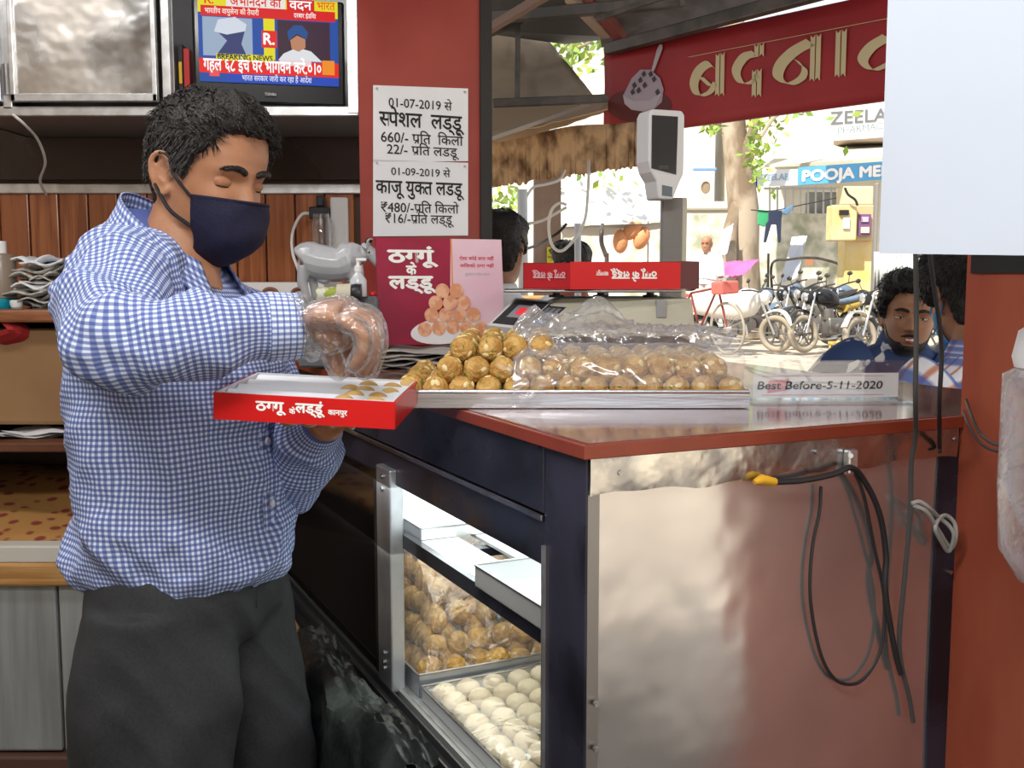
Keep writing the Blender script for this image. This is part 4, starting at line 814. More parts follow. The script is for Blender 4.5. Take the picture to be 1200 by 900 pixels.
o = MB().tube(cr([onpanel(x, y, -.02-.004*(i % 3)) for i, (x, y) in enumerate(kx)], 6), .0026, 7).build('tied_cable_bundle', mat('grey_cable', (.33, .34, .32), .6), smooth=True); tag(o, 'knotted loop of grey cable tied to the hanging cable', 'cable')
# translucent bag with white lid hanging at far right
cq = at(1211, 545, .80)
hb = thing('plastic_jar', 'translucent plastic jar with white lid at the right picture edge', 'jar', cq)
xr2, ztp, zbm = cq.x+.012, at(1200, 440, .8).z, at(1200, 690, .8).z
MB().lathe([(.001, zbm), (.018, zbm+.006), (.033, zbm+.03), (.036, zbm+.08), (.036, ztp-.0), (.026, ztp+.006), (.026, ztp), (.034, ztp-.006), (.034, zbm+.08), (.001, zbm+.02)], (xr2, .80, 0), 28).build('jar_body', clear_mat('cloudy_plastic', (.92, .9, .92), gloss=.3, white=.13, rough=.1, bump=.2), hb, smooth=True)
MB().lathe([(.001, ztp+.006), (.028, ztp+.006), (.030, ztp+.014), (.026, ztp+.034), (.014, ztp+.042), (.001, ztp+.042)], (xr2, .80, 0), 24).build('lid', mat('white_lid', (.75, .76, .8), .4), hb, smooth=True)
MB().loft([[Vector((xr2+.0368*math.cos(a), .80+.0368*math.sin(a), z)) for z in (ztp-.016, ztp+.002)] for a in np.linspace(-2.05, .5, 20)], caps=False, closed=False).build('purple_label', mat('purple_label', (.12, .04, .30), .5), hb, smooth=True)
MB().cyl((xr2, .80, ztp+.04), (xr2, .80, 2.5), .001, 5).build('hanging_string', cab_m, hb)
# ---------------------------------------------------------------- clutter under the counter at the vendor's feet
cr_m = mat('dirty_crate', (.05, .05, .045), .6, col2=(.12, .13, .11), nscale=14, ramp=(.4, .7))
o = thing('dark_crate', 'tall dark grimy slatted crate standing between vendor and counter rail', 'crate', L(-.10, .62, 0))
for k in range(7): lb(MB(), -.115, -.108, .30, .80, .02+k*.094, .095+k*.094, .003).build('slat', cr_m, o)
for k in range(7): lb(MB(), -.108, -.07, .296, .303, .02+k*.094, .095+k*.094, .003).build('end_slat', cr_m, o)
for y in (.303, .54, .77): lb(MB(), -.107, -.09, y, y+.02, .0, .68, .003).build('corner_batten', cr_m, o)
lb(MB(), -.07, -.064, .30, .80, .0, .67).build('back_board', cr_m, o)
lb(MB(), -.107, -.07, .305, .795, .003, .02).build('crate_floor', cr_m, o)
def sackf(u, v):
    w = u*1.06; e = ridge(u*9, v*7)*.010+.006*ridge(u*25, v*17)
    if w < .30: t = w/.30; return L(-.062-.045*t, .27+.56*v, .692+.012*math.sin(v*9)+e)
    t = (w-.30)/.76; return L(-.120-.014*math.sin(t*3)-.008*math.sin(v*17+t*2)-e*.5, .27+.56*v+.015*math.sin(t*5), .690-.50*t*(.8+.2*math.sin(v*7)))
sheet('plastic_sack', 'grimy dark plastic sack draped over the slatted crate beside the trousers', sackf, 44, 50, mat('sack_dark', (.012, .014, .014), .4, col2=(.05, .062, .058), nscale=7, bump=.8, bscale=25, ramp=(.5, .75)), 'sack')
o = MB().tube([at(331, 713, 1.86), at(359, 764, 1.80), Vector((-.20, 1.74, .015))], .010, 6).build('wooden_stick', mat('bare_wood', (.32, .16, .07), .7)); tag(o, 'bare wooden stick leaning beside the counter rail behind the trousers', 'stick')
# ---------------------------------------------------------------- people
HZ = [-.010, -.004, .006, .02, .04, .06, .085, .11, .13, .155, .18, .2, .214, .222, .226]
XFp = [.030, .054, .070, .079, .083, .083, .080, .077, .080, .0815, .074, .060, .040, .020, .0]
XBp = [.020, -.000, -.025, -.045, -.058, -.070, -.086, -.098, -.102, -.104, -.099, -.086, -.066, -.042, -.010]
WPp = [.018, .032, .043, .052, .060, .065, .069, .072, .0735, .0745, .0715, .060, .042, .025, .004]
CXh = -.010
def _sm(a, k=3):
    a = np.array(a, float)
    for _ in range(k): b = a.copy(); b[1:-1] = (a[:-2]+2*a[1:-1]+a[2:])/4; a = b
    return a
ZG = np.concatenate([np.linspace(-.010, .21, 84), np.linspace(.2115, .226, 12)])
XFg, XBg, WGg = [_sm(np.interp(ZG, HZ, q), 6) for q in (XFp, XBp, WPp)]
def head_pt(phi, i, off=0.0, feat=True):
    z = ZG[i]; c, s = math.cos(phi), math.sin(phi); e = 2/2.25
    rx = (XFg[i]-CXh) if c > 0 else (CXh-XBg[i]); w = WGg[i]
    x = CXh+math.copysign(abs(c)**e, c)*rx; y = w*math.copysign(abs(s)**e, s); dz = 0
    if feat and c > 0:
        G = lambda y0, z0, sy, sz: math.exp(-((y-y0)/sy)**2-((z-z0)/sz)**2)
        if z > .066 and z < .135:
            t = (z-.082)/.045; ridge_ = .026*(1-t)**1.1 if t > 0 else .026*max(0, 1-((.082-z)/.014)**2)
            if t > 1: ridge_ = 0
            sg = .0075+.0055*max(0, 1-t) if t > 0 else .0125
            x += max(0, ridge_)*math.exp(-(y/sg)**2)
        for s_ in (-1, 1):
            x += -.0075*G(s_*.031, .112, .015, .011)+.005*G(s_*.028, .130, .022, .007)+.004*G(s_*.042, .085, .016, .016)+.005*G(s_*.0125, .077, .006, .006)
        x += .005*G(0, .052, .018, .005)-.003*G(0, .047, .022, .0025)+.005*G(0, .041, .015, .005)+.005*G(0, .014, .016, .012)-.003*G(0, .031, .018, .005)
    n = Vector((c, s*1.1, max(-.3, (z-.15)*9) if z > .15 else 0)); n.normalize()
    return Vector((x, y, z))+n*off
NPH = 96
PH = [2*math.pi*k/NPH for k in range(NPH)]
def head_rings(M, off=None, feat=True):
    return [[M @ head_pt(PH[k], i, 0 if off is None else off(PH[k], ZG[i]), feat) for k in range(NPH)] for i in range(len(ZG))]
def ear(g, M, s_):
    c = Vector((-.014, s_*.073, .102)); T = lambda x, z, y: M @ (c+Vector((x, s_*y, z)))
    g.tube(cr([T(.012, -.004, .001), T(.013, .014, .006), T(.006, .027, .010), T(-.008, .030, .013), T(-.019, .020, .015), T(-.020, .002, .013), T(-.013, -.016, .009), T(-.004, -.028, .006), T(.005, -.027, .003), T(.008, -.018, .001)], 4), .0042, 8)
    g.tube(cr([T(.004, .016, .006), T(-.006, .018, .008), T(-.011, .006, .008), T(-.006, -.008, .006), T(.002, -.012, .004)], 4), .003, 6)
    Q = Matrix(((1, 0, 0), (0, 1, 0), (0, 0, 1)))
    rr_ = []
    g.add([T(.010, -.02, .0), T(.010, .018, .002), T(-.004, .026, .006), T(-.016, .012, .009), T(-.016, -.004, .008), T(-.006, -.022, .005)]+[T(.010, -.02, -.006), T(.010, .018, -.005), T(-.004, .026, -.002), T(-.016, .012, .002), T(-.016, -.004, .001), T(-.006, -.022, -.002)],
          [(0, 1, 2, 3, 4, 5), (11, 10, 9, 8, 7, 6)]+[(i, (i+1) % 6, 6+(i+1) % 6, 6+i) for i in range(6)])
def hairline(phi, temple=.152):
    a = abs((math.degrees(phi)+180) % 360-180)
    return float(np.interp(a, [0, 20, 38, 52, 64, 74, 84, 100, 112, 125, 180], [.180, .180, .176, temple, .135, .094, .104, .140, .10, .045, .022]))
def hair(M, m, name, parent, seed=1, thick=.014, top=.02, quiff=.0, strands=900, slen=.03, line=hairline, grey=None):
    rr = random.Random(seed)
    def off(phi, z):
        hl = line(phi)+.004*mnoise.noise(Vector((phi*9, seed, 0))); t = (z-hl)/.010; t = max(0, min(1, t)); t = t*t*(3-2*t)
        th = thick+top*max(0, (z-.16)/.06)+quiff*max(0, math.cos(phi))**2*max(0, (z-.17)/.05)
        if z < .09: th *= .55+.45*max(0, z)/.09
        th *= 1+.3*mnoise.noise(Vector((math.cos(phi)*3, math.sin(phi)*3, z*30+seed)))+.16*mnoise.noise(Vector((math.cos(phi)*14, math.sin(phi)*14, z*30+seed)))
        return -.006+t*(th+.006)
    g = MB(); g.loft(head_rings(M, off, False))
    R3 = M.to_3x3()
    for k in range(strands):
        i = rr.randrange(40, len(ZG)-1); phi = rr.uniform(-math.pi, math.pi)
        if ZG[i] < line(phi)+.004 or (1.0 < abs(phi) < 2.1 and ZG[i] < line(phi)+.02): continue
        o_ = off(phi, ZG[i]); p = head_pt(phi, i, o_-.003, False); a = abs(phi)
        comb = Vector((.5*math.cos(phi)+.35, .5*math.sin(phi)+.25, .15 if ZG[i] > .17 else -.8)); comb += Vector((rr.gauss(0, .25), rr.gauss(0, .25), rr.gauss(0, .15)))
        nrm_ = Vector((math.cos(phi), math.sin(phi), .2 if ZG[i] < .17 else 1)).normalized(); comb -= nrm_*comb.dot(nrm_)*.95; comb.normalize(); l = slen*rr.uniform(.5, 1.1)
        q = [M @ p, M @ (p+comb*l*.5+nrm_*.004), M @ (p+comb*l+nrm_*rr.uniform(-.002, .004))]
        g.tube(q, [.0014, .0011, .0002], 3)
    return g.build(name, m, parent, smooth=True)
skinm = mat('brown_skin', (.36, .165, .085), .45, col2=(.42, .205, .115), nscale=22, bump=.06, bscale=160, spec=.4)
skin2 = mat('dark_brown_skin', (.33, .155, .08), .45, col2=(.27, .12, .065), nscale=20, bump=.06, bscale=160)
hairm = mat('black_hair', (.006, .005, .005), .38, col2=(.02, .017, .016), nscale=90, stretch=(1, 1, 1), bump=.5, bscale=300, spec=.35)
hairg = mat('greying_hair', (.05, .045, .042), .5, col2=(.01, .009, .009), nscale=220, ramp=(.35, .5))
def frame(o, f, u=Vector((0, 0, 1))):
    f = Vector(f).normalized(); l = Vector(u).cross(f).normalized(); u = f.cross(l); M = Matrix((f, l, u)).transposed().to_4x4(); M.translation = Vector(o); return M
def eyes(M, parent, open_=.5, brow=hairm, lidm=None, iris=(.02, .01, .006)):
    R3 = M.to_3x3()
    for s_ in (-1, 1):
        w = MB(); ir = MB(); lid = MB()
        c = M @ Vector((.0562, s_*.031, .1115)); sc_ = M.to_scale()[0]; w.ball(c, (.0126*sc_, .0160*sc_, .0104*sc_), 14, 10, R3.normalized())
        ir.ball(M @ Vector((.0648, s_*.031, .1115-.004*(1-open_))), (.0042, .0050, .0050), 12, 8, R3)
        for k, (a0, a1) in enumerate(((90, 20-60*(1-open_)), (-90, -22-10*(1-open_)))):
            rings = []
            for t in range(7):
                el = R_(a0+(a1-a0)*t/6); ring = []
                for j in range(13):
                    az = R_(-80+160*j/12); ring.append(c+R3 @ Vector((.0143*math.cos(el)*math.cos(az), .0188*math.cos(el)*math.sin(az), .0120*math.sin(el))))
                rings.append(ring)
            lid.loft(rings, caps=False, closed=False)
        w.build('eyeball', mat('eye_white', (.65, .6, .56), .2), parent, smooth=True); ir.build('iris', mat('dark_iris', iris, .1), parent, smooth=True); lid.build('eyelid', lidm or skinm, parent, smooth=True)
        el = R_(20-60*(1-open_)); MB().tube([c+R3 @ Vector((.0145*math.cos(el)*math.cos(az), .0190*math.cos(el)*math.sin(az), .0122*math.sin(el))) for az in np.linspace(-1.25, 1.25, 12)], [.0003]+[.0009]*10+[.0003], 5).build('lash_line', hairm, parent, smooth=True)
    for s_ in (-1, 1):
        g = MB(); pts = [(.0795, .010, .1285), (.0815, .022, .1335), (.0775, .036, .1345), (.066, .050, .1290)]
        g.tube(cr([M @ Vector((x+.0015, s_*y, z)) for x, y, z in pts], 5), [.0022]+[.0048]*8+[.0038]*5+[.0016, .0008], 8, flat=1)
        rr = random.Random(4)
        for k in range(46):
            t = rr.random()*2.99; i = int(t); f_ = t-i; a = Vector(pts[i]).lerp(Vector(pts[min(3, i+1)]), f_); a = Vector((a.x+.003, s_*a.y, a.z-.002+rr.random()*.003)); g.tube([M @ a, M @ (a+Vector((.001, s_*.005, .003)))], [.0007, .0001], 3)
        g.build('eyebrow', brow, parent, smooth=True)
# ---- cloth loft: rings by centre, half sizes, frame
def cring(c, a, b, fx, ly, n=64, ex=2.3, tilt=None):
    e = 2/ex; o = []
    for k in range(n):
        t = 2*math.pi*k/n; cs, sn = math.cos(t), math.sin(t)
        o.append(Vector(c)+fx*(a*math.copysign(abs(cs)**e, cs))+ly*(b*math.copysign(abs(sn)**e, sn)))
    return o
def dens(rs, k):
    """interpolate a list of ring specs (tuples of vectors/floats) smoothly"""
    out = []
    for i in range(len(rs)-1):
        for j in range(k):
            t = j/k; t2 = t; p0 = rs[max(i-1, 0)]; p1 = rs[i]; p2 = rs[i+1]; p3 = rs[min(i+2, len(rs)-1)]
            out.append(tuple(.5*((2*b)+(c-a)*t+(2*a-5*b+4*c-d)*t*t+(3*b-a-3*c+d)*t**3) for a, b, c, d in zip(p0, p1, p2, p3)))
    out.append(rs[-1]); return out
def finger(g, pts, r0, r1): g.tube(cr(pts, 3), list(np.linspace(r0, r1, 3*(len(pts)-1)+1)), 10); g.ball(pts[-1], r1*1.02, 10, 6); g.ball(pts[0], r0*1.05, 10, 6)

# ================= the vendor
V_ = thing('person', 'masked man in blue checked shirt and dark trousers filling the red box', 'person', (-.46, 1.47, 0))
psi, tau = R_(31), R_(14)
fd = Vector((math.cos(psi)*math.cos(tau), -math.sin(psi)*math.cos(tau), -math.sin(tau)))
hc = at(192, 204, 1.455); MH = frame((0, 0, 0), fd, Vector((.0, .05, 1))) @ Matrix.Scale(.93, 4); MH.translation = hc-(MH.to_3x3() @ Vector((-.014, -.078, .102)))
def HH(x, y, z): return MH @ Vector((x, y, z))
Fx = Vector((math.cos(R_(14)), -math.sin(R_(14)), 0)); Ly = Vector((-Fx.y, Fx.x, 0))   # torso forward / man's left
# body surface
g = MB(); g.loft(head_rings(MH)); ear(g, MH, -1); ear(g, MH, 1)
nb = Vector((-.480, 1.50, 1.30)); nt = HH(-.022, 0, .05)
g.tube(cr([nb, nb.lerp(nt, .5)+Vector((-.008, 0, 0)), nt], 5), [.068, .064, .061, .059, .057, .056, .056, .056, .056, .057, .058], 24)
g.tube(cr([nb+Fx*.012, HH(.012, 0, .012)], 6), [.05, .045, .04, .036, .034, .032, .03], 16)
tor = dens([(Vector((-.468, 1.47, .84)), .095, .13), (Vector((-.468, 1.47, 1.0)), .10, .14), (Vector((-.468, 1.47, 1.15)), .100, .145), (Vector((-.472, 1.48, 1.23)), .08, .13), (Vector((-.485, 1.49, 1.30)), .055, .065)], 4)
g.loft([cring(c, a, b, Fx, Ly, 32) for c, a, b in tor])
sh, el, wr = at(135, 340, 1.35), at(128, 404, 1.15), at(352, 383, 1.215)
shl, ell, wrl = Vector((-.44, 1.63, 1.235)), at(325, 575, 1.60), at(384, 492, 1.385)
g.tube(cr([sh, el], 6), [.046, .043, .040, .037, .034, .032, .031], 14); g.tube(cr([el, wr], 8), list(np.linspace(.032, .026, 9)), 14); g.ball(el, .032); g.ball(sh, .05)
g.tube(cr([shl, ell], 6), [.046, .043, .040, .037, .034, .032, .031], 14); g.tube(cr([ell, wrl], 8), list(np.linspace(.032, .026, 9)), 14); g.ball(ell, .032); g.ball(shl, .038)
hipc = Vector((-.468, 1.47, .86))
hipR, hipL = hipc-Ly*.082, hipc+Ly*.082
kR, aR, kL, aL = Vector((-.50, 1.38, .46)), Vector((-.52, 1.36, .09)), Vector((-.395, 1.57, .46)), Vector((-.40, 1.59, .09))
for h_, k_, a_ in ((hipR, kR, aR), (hipL, kL, aL)):
    g.tube(cr([h_, k_, a_], 6), list(np.linspace(.078, .058, 6))+list(np.linspace(.056, .036, 7)), 16); g.ball(h_, .075)
    g.ball(a_+Vector((.055, -.012, -.05)), (.125, .045, .035), 14, 8)
# right hand (works also for the glove): palm, four fingers, thumb
HS = [0]
def right_hand(g, inf=0.0):
    pc = at(388, 370, 1.20)
    g.tube(cr([wr, at(372, 372, 1.21), at(392, 368, 1.20), at(408, 369, 1.195)], 3), [.026+inf, .027+inf, .029+inf, .032+inf, .034+inf, .036+inf, .037+inf, .037+inf, .036+inf, .034+inf], 16, flat=.5, up=Vector((0, 0, 1)))
    ks = [((404, 370, 1.228), (413, 388, 1.240), (408, 412, 1.240), (400, 432, 1.232)), ((416, 368, 1.208), (437, 374, 1.214), (442, 402, 1.214), (434, 432, 1.21)), ((415, 370, 1.186), (434, 380, 1.188), (437, 408, 1.190), (426, 434, 1.19)), ((406, 377, 1.165), (424, 390, 1.162), (425, 411, 1.166), (416, 428, 1.17))]
    for i, q in enumerate(ks): finger(g, [at(*p) for p in q], (.0098, .0100, .0096, .0086)[i]+inf, (.0078, .0080, .0076, .0068)[i]+inf)
    g.tube([at(372, 383, 1.205), at(388, 388, 1.205), at(404, 385, 1.20)], [.018+inf, .024+inf, .020+inf], 12)
    finger(g, [at(382, 386, 1.222), at(386, 402, 1.230), at(390, 418, 1.228), at(396, 433, 1.224)], .0135+inf, .0088+inf)
right_hand(g)
# left hand flat under the box
pl0 = B(.50, .92, -.014); g.tube(cr([wrl, wrl.lerp(pl0, .6), pl0], 4), [.026, .027, .03, .033, .036, .038, .038, .036, .03], 14, flat=.45, up=bn)
for i in range(4): finger(g, [pl0+bu*(-.035+.022*i)-bv*.02, pl0+bu*(-.045+.026*i)-bv*.05-bn*.004, pl0+bu*(-.05+.028*i)-bv*.068+bn*.004], .0088, .0070)
finger(g, [pl0+bu*.03+bv*.03, pl0+bu*.06+bv*.01, pl0+bu*.075-bv*.02], .011, .008)
remesh('body', g, skinm, .0034, V_, 1)
# hair with greying temples
hair(MH, hairm, 'hair', V_, 3, .0075, .008, .018, 3200, .022, line=hairline)
# sparse grey hairs at the temple
g = MB(); rr = random.Random(8)
for k in range(260):
    phi = R_(-rr.uniform(48, 100)); i = min(range(len(ZG)), key=lambda q: abs(ZG[q]-rr.uniform(.100, .170))); 
    if ZG[i] < hairline(phi)-.006: continue
    p = head_pt(phi, i, .012 if ZG[i] > hairline(phi)+.008 else .003, False); d = Vector((-.5, -.05, -.8)); g.tube([MH @ p, MH @ (p+d*.012+Vector((0, -.001, 0)))], [.0004, .0001], 3)
g.build('grey_hairs', mat('grey_strands', (.11, .105, .10), .5), V_)
eyes(MH, V_, .12)
g = MB()   # stubble sideburn
# face mask
def mk(u, v):
    top = .092-.010*abs(u)**2; bot = -.024+.060*abs(u)**1.6; z = bot+(top-bot)*v; phi = u*R_(64)
    px_ = [.040, .070, .092, .103, .108, .110, .109, .106, .103]; x0 = float(np.interp(v, np.linspace(0, 1, 9), px_)); w = .076+.004*math.sin(v*3)
    x = CXh+(x0-CXh)*abs(math.cos(phi))**.78; y = w*math.sin(phi)
    x += .0028*math.sin(v*13+abs(u)*7)*(1-abs(u))**.5*.6; i = min(len(ZG)-1, max(0, int((max(z, -.01)+.010)/.22*83)))
    q = head_pt(phi, i, .005, False)
    if abs(u) > .5: t = (abs(u)-.5)/.5; x = x*(1-t)+q.x*t; y = y*(1-t)+q.y*t
    return MH @ Vector((x, y, z))
g = MB(); g.loft([[mk(-1+2*i/40, j/24) for j in range(25)] for i in range(41)], caps=False, closed=False); mm = g.build('face_mask', mat('navy_cloth', (.006, .006, .026), .8, col2=(.009, .009, .036), nscale=200, bump=.2, bscale=400), V_, smooth=True); sd = mm.modifiers.new('t', 'SOLIDIFY'); sd.thickness = .003
mm.data.polygons.foreach_set('use_smooth', [True]*len(mm.data.polygons))
for s_ in (-1, 1):
    g = MB(); g.tube(cr([mk(s_*1.0, .98), HH(.018, s_*.080, .100), HH(.004, s_*.081, .112), HH(-.004, s_*.084, .130), HH(-.020, s_*.088, .132)], 5), .0022, 6)
    g.tube(cr([mk(s_*1.0, .03), HH(.012, s_*.076, .052), HH(-.010, s_*.080, .070), HH(-.024, s_*.083, .085)], 5), .0026, 6)
    g.build('ear_loop', mat('black_elastic', (.008, .008, .012), .7), mm, smooth=True)
g = MB(); g.loft([[mk(u, .985)+MH.to_3x3() @ Vector((.0025*math.cos(a), 0, .0025*math.sin(a))) for a in np.linspace(0, 2*math.pi, 7)[:-1]] for u in np.linspace(-1, 1, 40)]); g.build('mask_hem', MATS['navy_cloth'], mm, smooth=True)
# shirt
shirtm = check_mat('blue_gingham', (.64, .73, .90), (.02, .05, .28), (.02, .05, .28), period=.0072, wa=.54, wc=.5, k=.68)
def fold(P, s=1.0):
    """soft cloth creases"""
    x, y, z = P
    return s*(.004*mnoise.noise(Vector((x*8+z*4, y*8, z*6)))+.0050*(ridge(x*9+z*8, y*9-z*6, 2)-.5)+.0028*(ridge(x*7-z*11, y*10+z*9, 6)-.5)+.0012*ridge(x*26, z*22, y*20))
def cloth_loft(specs, fx, ly, uvp, k=8, n=72, ex=2.2, s=1.0, foldfn=None):
    rings = []; dn = dens(specs, k); m = len(dn)
    for i, sp in enumerate(dn):
        c, a, b = sp[:3]; f = sp[3] if len(sp) > 3 else fx; l = sp[4] if len(sp) > 4 else ly; ring = cring(c, a, b, f.normalized(), l.normalized(), n, ex)
        for j, p in enumerate(ring):
            d = (p-c).normalized(); q = fold(p, s)+(foldfn(j/n, i/(m-1)) if foldfn else 0); ring[j] = p+d*q
        rings.append(ring)
    g = MB(); g.loft(rings, uvp=uvp); return g
C_ = lambda x, y, z: Vector((x, y, z))
def ff(u, v):   # vertical drape folds near hem, blousing
    return .007*math.sin(u*2*math.pi*7+3*v+1)*(1-v)**2*(1 if v < .5 else 1)+.004*math.sin(u*2*math.pi*3+v*14)
def tl_(k): return (Fx+Vector((0, 0, -k))).normalized()
Z0 = Vector((0, 0, 0))
CCn = at(204, 285, 1.495)
ts = [(C_(-.462, 1.47, .893), .110, .150, Fx, Ly), (C_(-.464, 1.47, .905), .122, .160, Fx, Ly), (C_(-.466, 1.47, .93), .134, .172, Fx, Ly), (C_(-.468, 1.47, .98), .136, .176, Fx, Ly), (C_(-.466, 1.47, 1.06), .131, .172, Fx, Ly), (C_(-.468, 1.47, 1.15), .127, .178, Fx, Ly), (C_(-.470, 1.472, 1.225), .128, .188, tl_(.10), Ly), (C_(-.474, 1.476, 1.285), .118, .190, tl_(.30), Ly), (C_(-.476, 1.484, 1.322), .098, .150, tl_(.55), Ly), (CCn+C_(0, 0, -.018), .082, .100, tl_(.72), Ly), (CCn+C_(0, 0, .004), .070, .066, tl_(.80), Ly)]
g = cloth_loft(ts, Fx, Ly, (.94, 0, 0), 9, 180, 2.25, 3.0, ff)
shirt = g.build('shirt', shirtm, V_, smooth=True); shirt.data.polygons.foreach_set('use_smooth', [True]*len(shirt.data.polygons))
def sleeve(path, rad, name, uvo, flat=1.0, s=2.8):
    p = cr(path, 14); n = 80; rs = np.interp(np.linspace(0, 1, len(p)), np.linspace(0, 1, len(rad)), rad); rings = []; ref = Vector((0, 0, 1))
    for i, c in enumerate(p):
        t = (p[min(i+1, len(p)-1)]-p[max(i-1, 0)]).normalized(); a = (ref-t*ref.dot(t)); a = a.normalized() if a.length > .05 else ref; b = t.cross(a); ref = a; ring = []
        for k in range(n):
            w = 2*math.pi*k/n; d = a*math.cos(w)+b*math.sin(w); q = c+d*float(rs[i]); e = min(1, (len(p)-1-i)/12)
            q += d*((fold(q, s)+.0055*math.sin(i*.40+2.5*math.sin(w)+1.1)*max(0, 1-abs(i/len(p)-.42)*1.8))*e); ring.append(q)
        rings.append(ring)
    g = MB(); g.loft(rings, uvp=(.36, uvo, .1)); o = g.build(name, shirtm, shirt, smooth=True); o.data.polygons.foreach_set('use_smooth', [True]*len(o.data.polygons)); return o
sleeve([at(178, 318, 1.44), at(146, 336, 1.37), at(126, 370, 1.24), at(136, 402, 1.165), at(190, 398, 1.16), at(260, 387, 1.18), at(315, 383, 1.205)], [.064, .072, .066, .060, .055, .054, .053, .051, .049, .046, .043, .040], 'sleeve', 0)
sleeve([Vector((-.475, 1.585, 1.275)), Vector((-.44, 1.655, 1.235)), at(328, 500, 1.64), at(330, 560, 1.60), at(350, 532, 1.50), at(366, 510, 1.43), at(378, 496, 1.395)], [.06, .07, .064, .06, .06, .055, .047, .036, .029], 'sleeve', .4)
# cuffs with a button
cm = check_mat('blue_gingham_cuff', (.64, .73, .90), (.02, .05, .28), (.02, .05, .28), period=.0072, k=.68, wc=.3)
g = MB(); a = at(313, 383, 1.204); b_ = at(352, 382, 1.217); g.tube(cr([a, b_], 4), [.0405, .040, .0395, .039, .0385], 32, uvp=(.26, 0, 0), caps=False); cf = g.build('cuff', cm, shirt, smooth=True); cf.modifiers.new('t', 'SOLIDIFY').thickness = .003
g = MB(); g.cyl(at(338, 405, 1.19), at(338, 405, 1.186), .005, 12); g.build('cuff_button', mat('pearl_button', (.6, .6, .62), .25), shirt)
# collar: stand + two leaves
def col(u, v):
    ang = R_(32+296*u); e = abs(u-.5)*2; top = CCn+Fx*(.064*math.cos(ang))+Ly*(.062*math.sin(ang))+Vector((0, 0, -.052*math.cos(ang)+.020))
    out = Fx*math.cos(ang)+Ly*math.sin(ang); return top+out*(.004+.020*v+.010*v*e)+Vector((0, 0, -(.036+.030*e**4)*v+.006*math.sin(math.pi*min(1, v*3)/1.0)*(v < .34)))+Fx*(.018*e**3*v)
g = MB(); R1 = [[col(i/48, j/8) for j in range(9)] for i in range(49)]
g.loft(R1, caps=False, closed=False, uvp=None)
for i in range(48):
    for j in range(8): g.uv[i*8+j] = [(i*.0075, j*.0055), (i*.0075, (j+1)*.0055), ((i+1)*.0075, (j+1)*.0055), ((i+1)*.0075, j*.0055)]
cl = g.build('collar', shirtm, shirt, smooth=True); cl.modifiers.new('t', 'SOLIDIFY').thickness = .0025
# placket with buttons down the front
g = MB(); pts = []
fr_ = lambda z, a, cx: Vector((cx, 1.47, z))+Fx*(a+.004)-Ly*.018
plk = [fr_(ts[i][0].z, ts[i][1]+.003, ts[i][0].x) for i in range(0, 8)]
pp = cr(plk, 5); g.loft([[p-Ly*.016-Fx*.004, p-Ly*.015, p+Ly*.015, p+Ly*.016-Fx*.004] for p in pp], caps=False, closed=False)
for i in range(len(pp)-1):
    for j in range(3): g.uv[i*3+j] = [(j*.011, i*.011), ((j+1)*.011, i*.011), ((j+1)*.011, (i+1)*.011), (j*.011, (i+1)*.011)]
g.build('placket', shirtm, shirt, smooth=True)
for z_ in (.93, 1.01, 1.09, 1.17):
    p = min(pp, key=lambda q: abs(q.z-z_)); MB().cyl(p+Fx*.001, p+Fx*.004, .0055, 12).build('button', mat('pearl_button', (.6, .6, .62)), shirt)
# trousers
trm = mat('charcoal_trouser_cloth', (.017, .018, .021), .8, col2=(.026, .028, .032), nscale=260, bump=.1, bscale=500, ramp=(.3, .7))
def leg(h, k_, a_, name, rr0, sgn):
    path = cr([h+Vector((0, 0, .02)), h.lerp(k_, .5), k_, k_.lerp(a_, .5), a_+Vector((0, 0, -.01))], 8); n = 56; rings = []
    rs = np.interp(np.linspace(0, 1, len(path)), [0, .15, .4, .7, 1], rr0)
    for i, c in enumerate(path):
        ring = []
        for q in range(n):
            w = 2*math.pi*q/n; d = Fx*math.cos(w)+Ly*math.sin(w); r_ = float(rs[i]); crease = .010*math.exp(-((w if w < math.pi else w-2*math.pi)/.22)**2); p = c+Fx*math.cos(w)*r_*1.05+Ly*math.sin(w)*r_
            fo = .005*math.sin(w*3+i*.35)+.009*mnoise.noise(p*8)+.008*(ridge(p.x*12, p.z*7+p.y*9, sgn)-.4); ring.append(p+d*(crease+fo))
        rings.append(ring)
    tg_.loft(rings)
tg_ = MB(); pel = dens([(C_(-.466, 1.47, .80), .085, .13), (C_(-.466, 1.47, .83), .110, .155), (C_(-.466, 1.47, .87), .120, .163), (C_(-.466, 1.47, .91), .116, .158), (C_(-.466, 1.47, .93), .108, .150)], 6)
tg_.loft([cring(c, a, b, Fx, Ly, 64) for c, a, b in pel])
leg(hipR, kR, aR, 'trouser_leg', [.092, .104, .098, .089, .082], 1); leg(hipL, kL, aL, 'trouser_leg', [.092, .102, .097, .089, .082], 2)
tro = remesh('trousers', tg_, trm, .0055, V_, 8, lambda c: .0035*(ridge(c.x*16+c.z*5, c.y*12+c.z*9, 3)-.5)+.003*mnoise.noise(c*14))
MB().tube([hipc+Fx*.116-Ly*.02+C_(0, 0, .05), hipc+Fx*.118-Ly*.02-C_(0, 0, .0)], .0025, 6).build('fly_seam', trm, tro)
for a_ in (aR, aL):
    MB().ball(a_+Vector((.055, -.012, -.052)), (.135, .05, .032), 16, 8).box(a_+Vector((.055, -.012, -.078)), (.26, .095, .02), bev=.008).build('shoe', blackpl, V_, smooth=True)
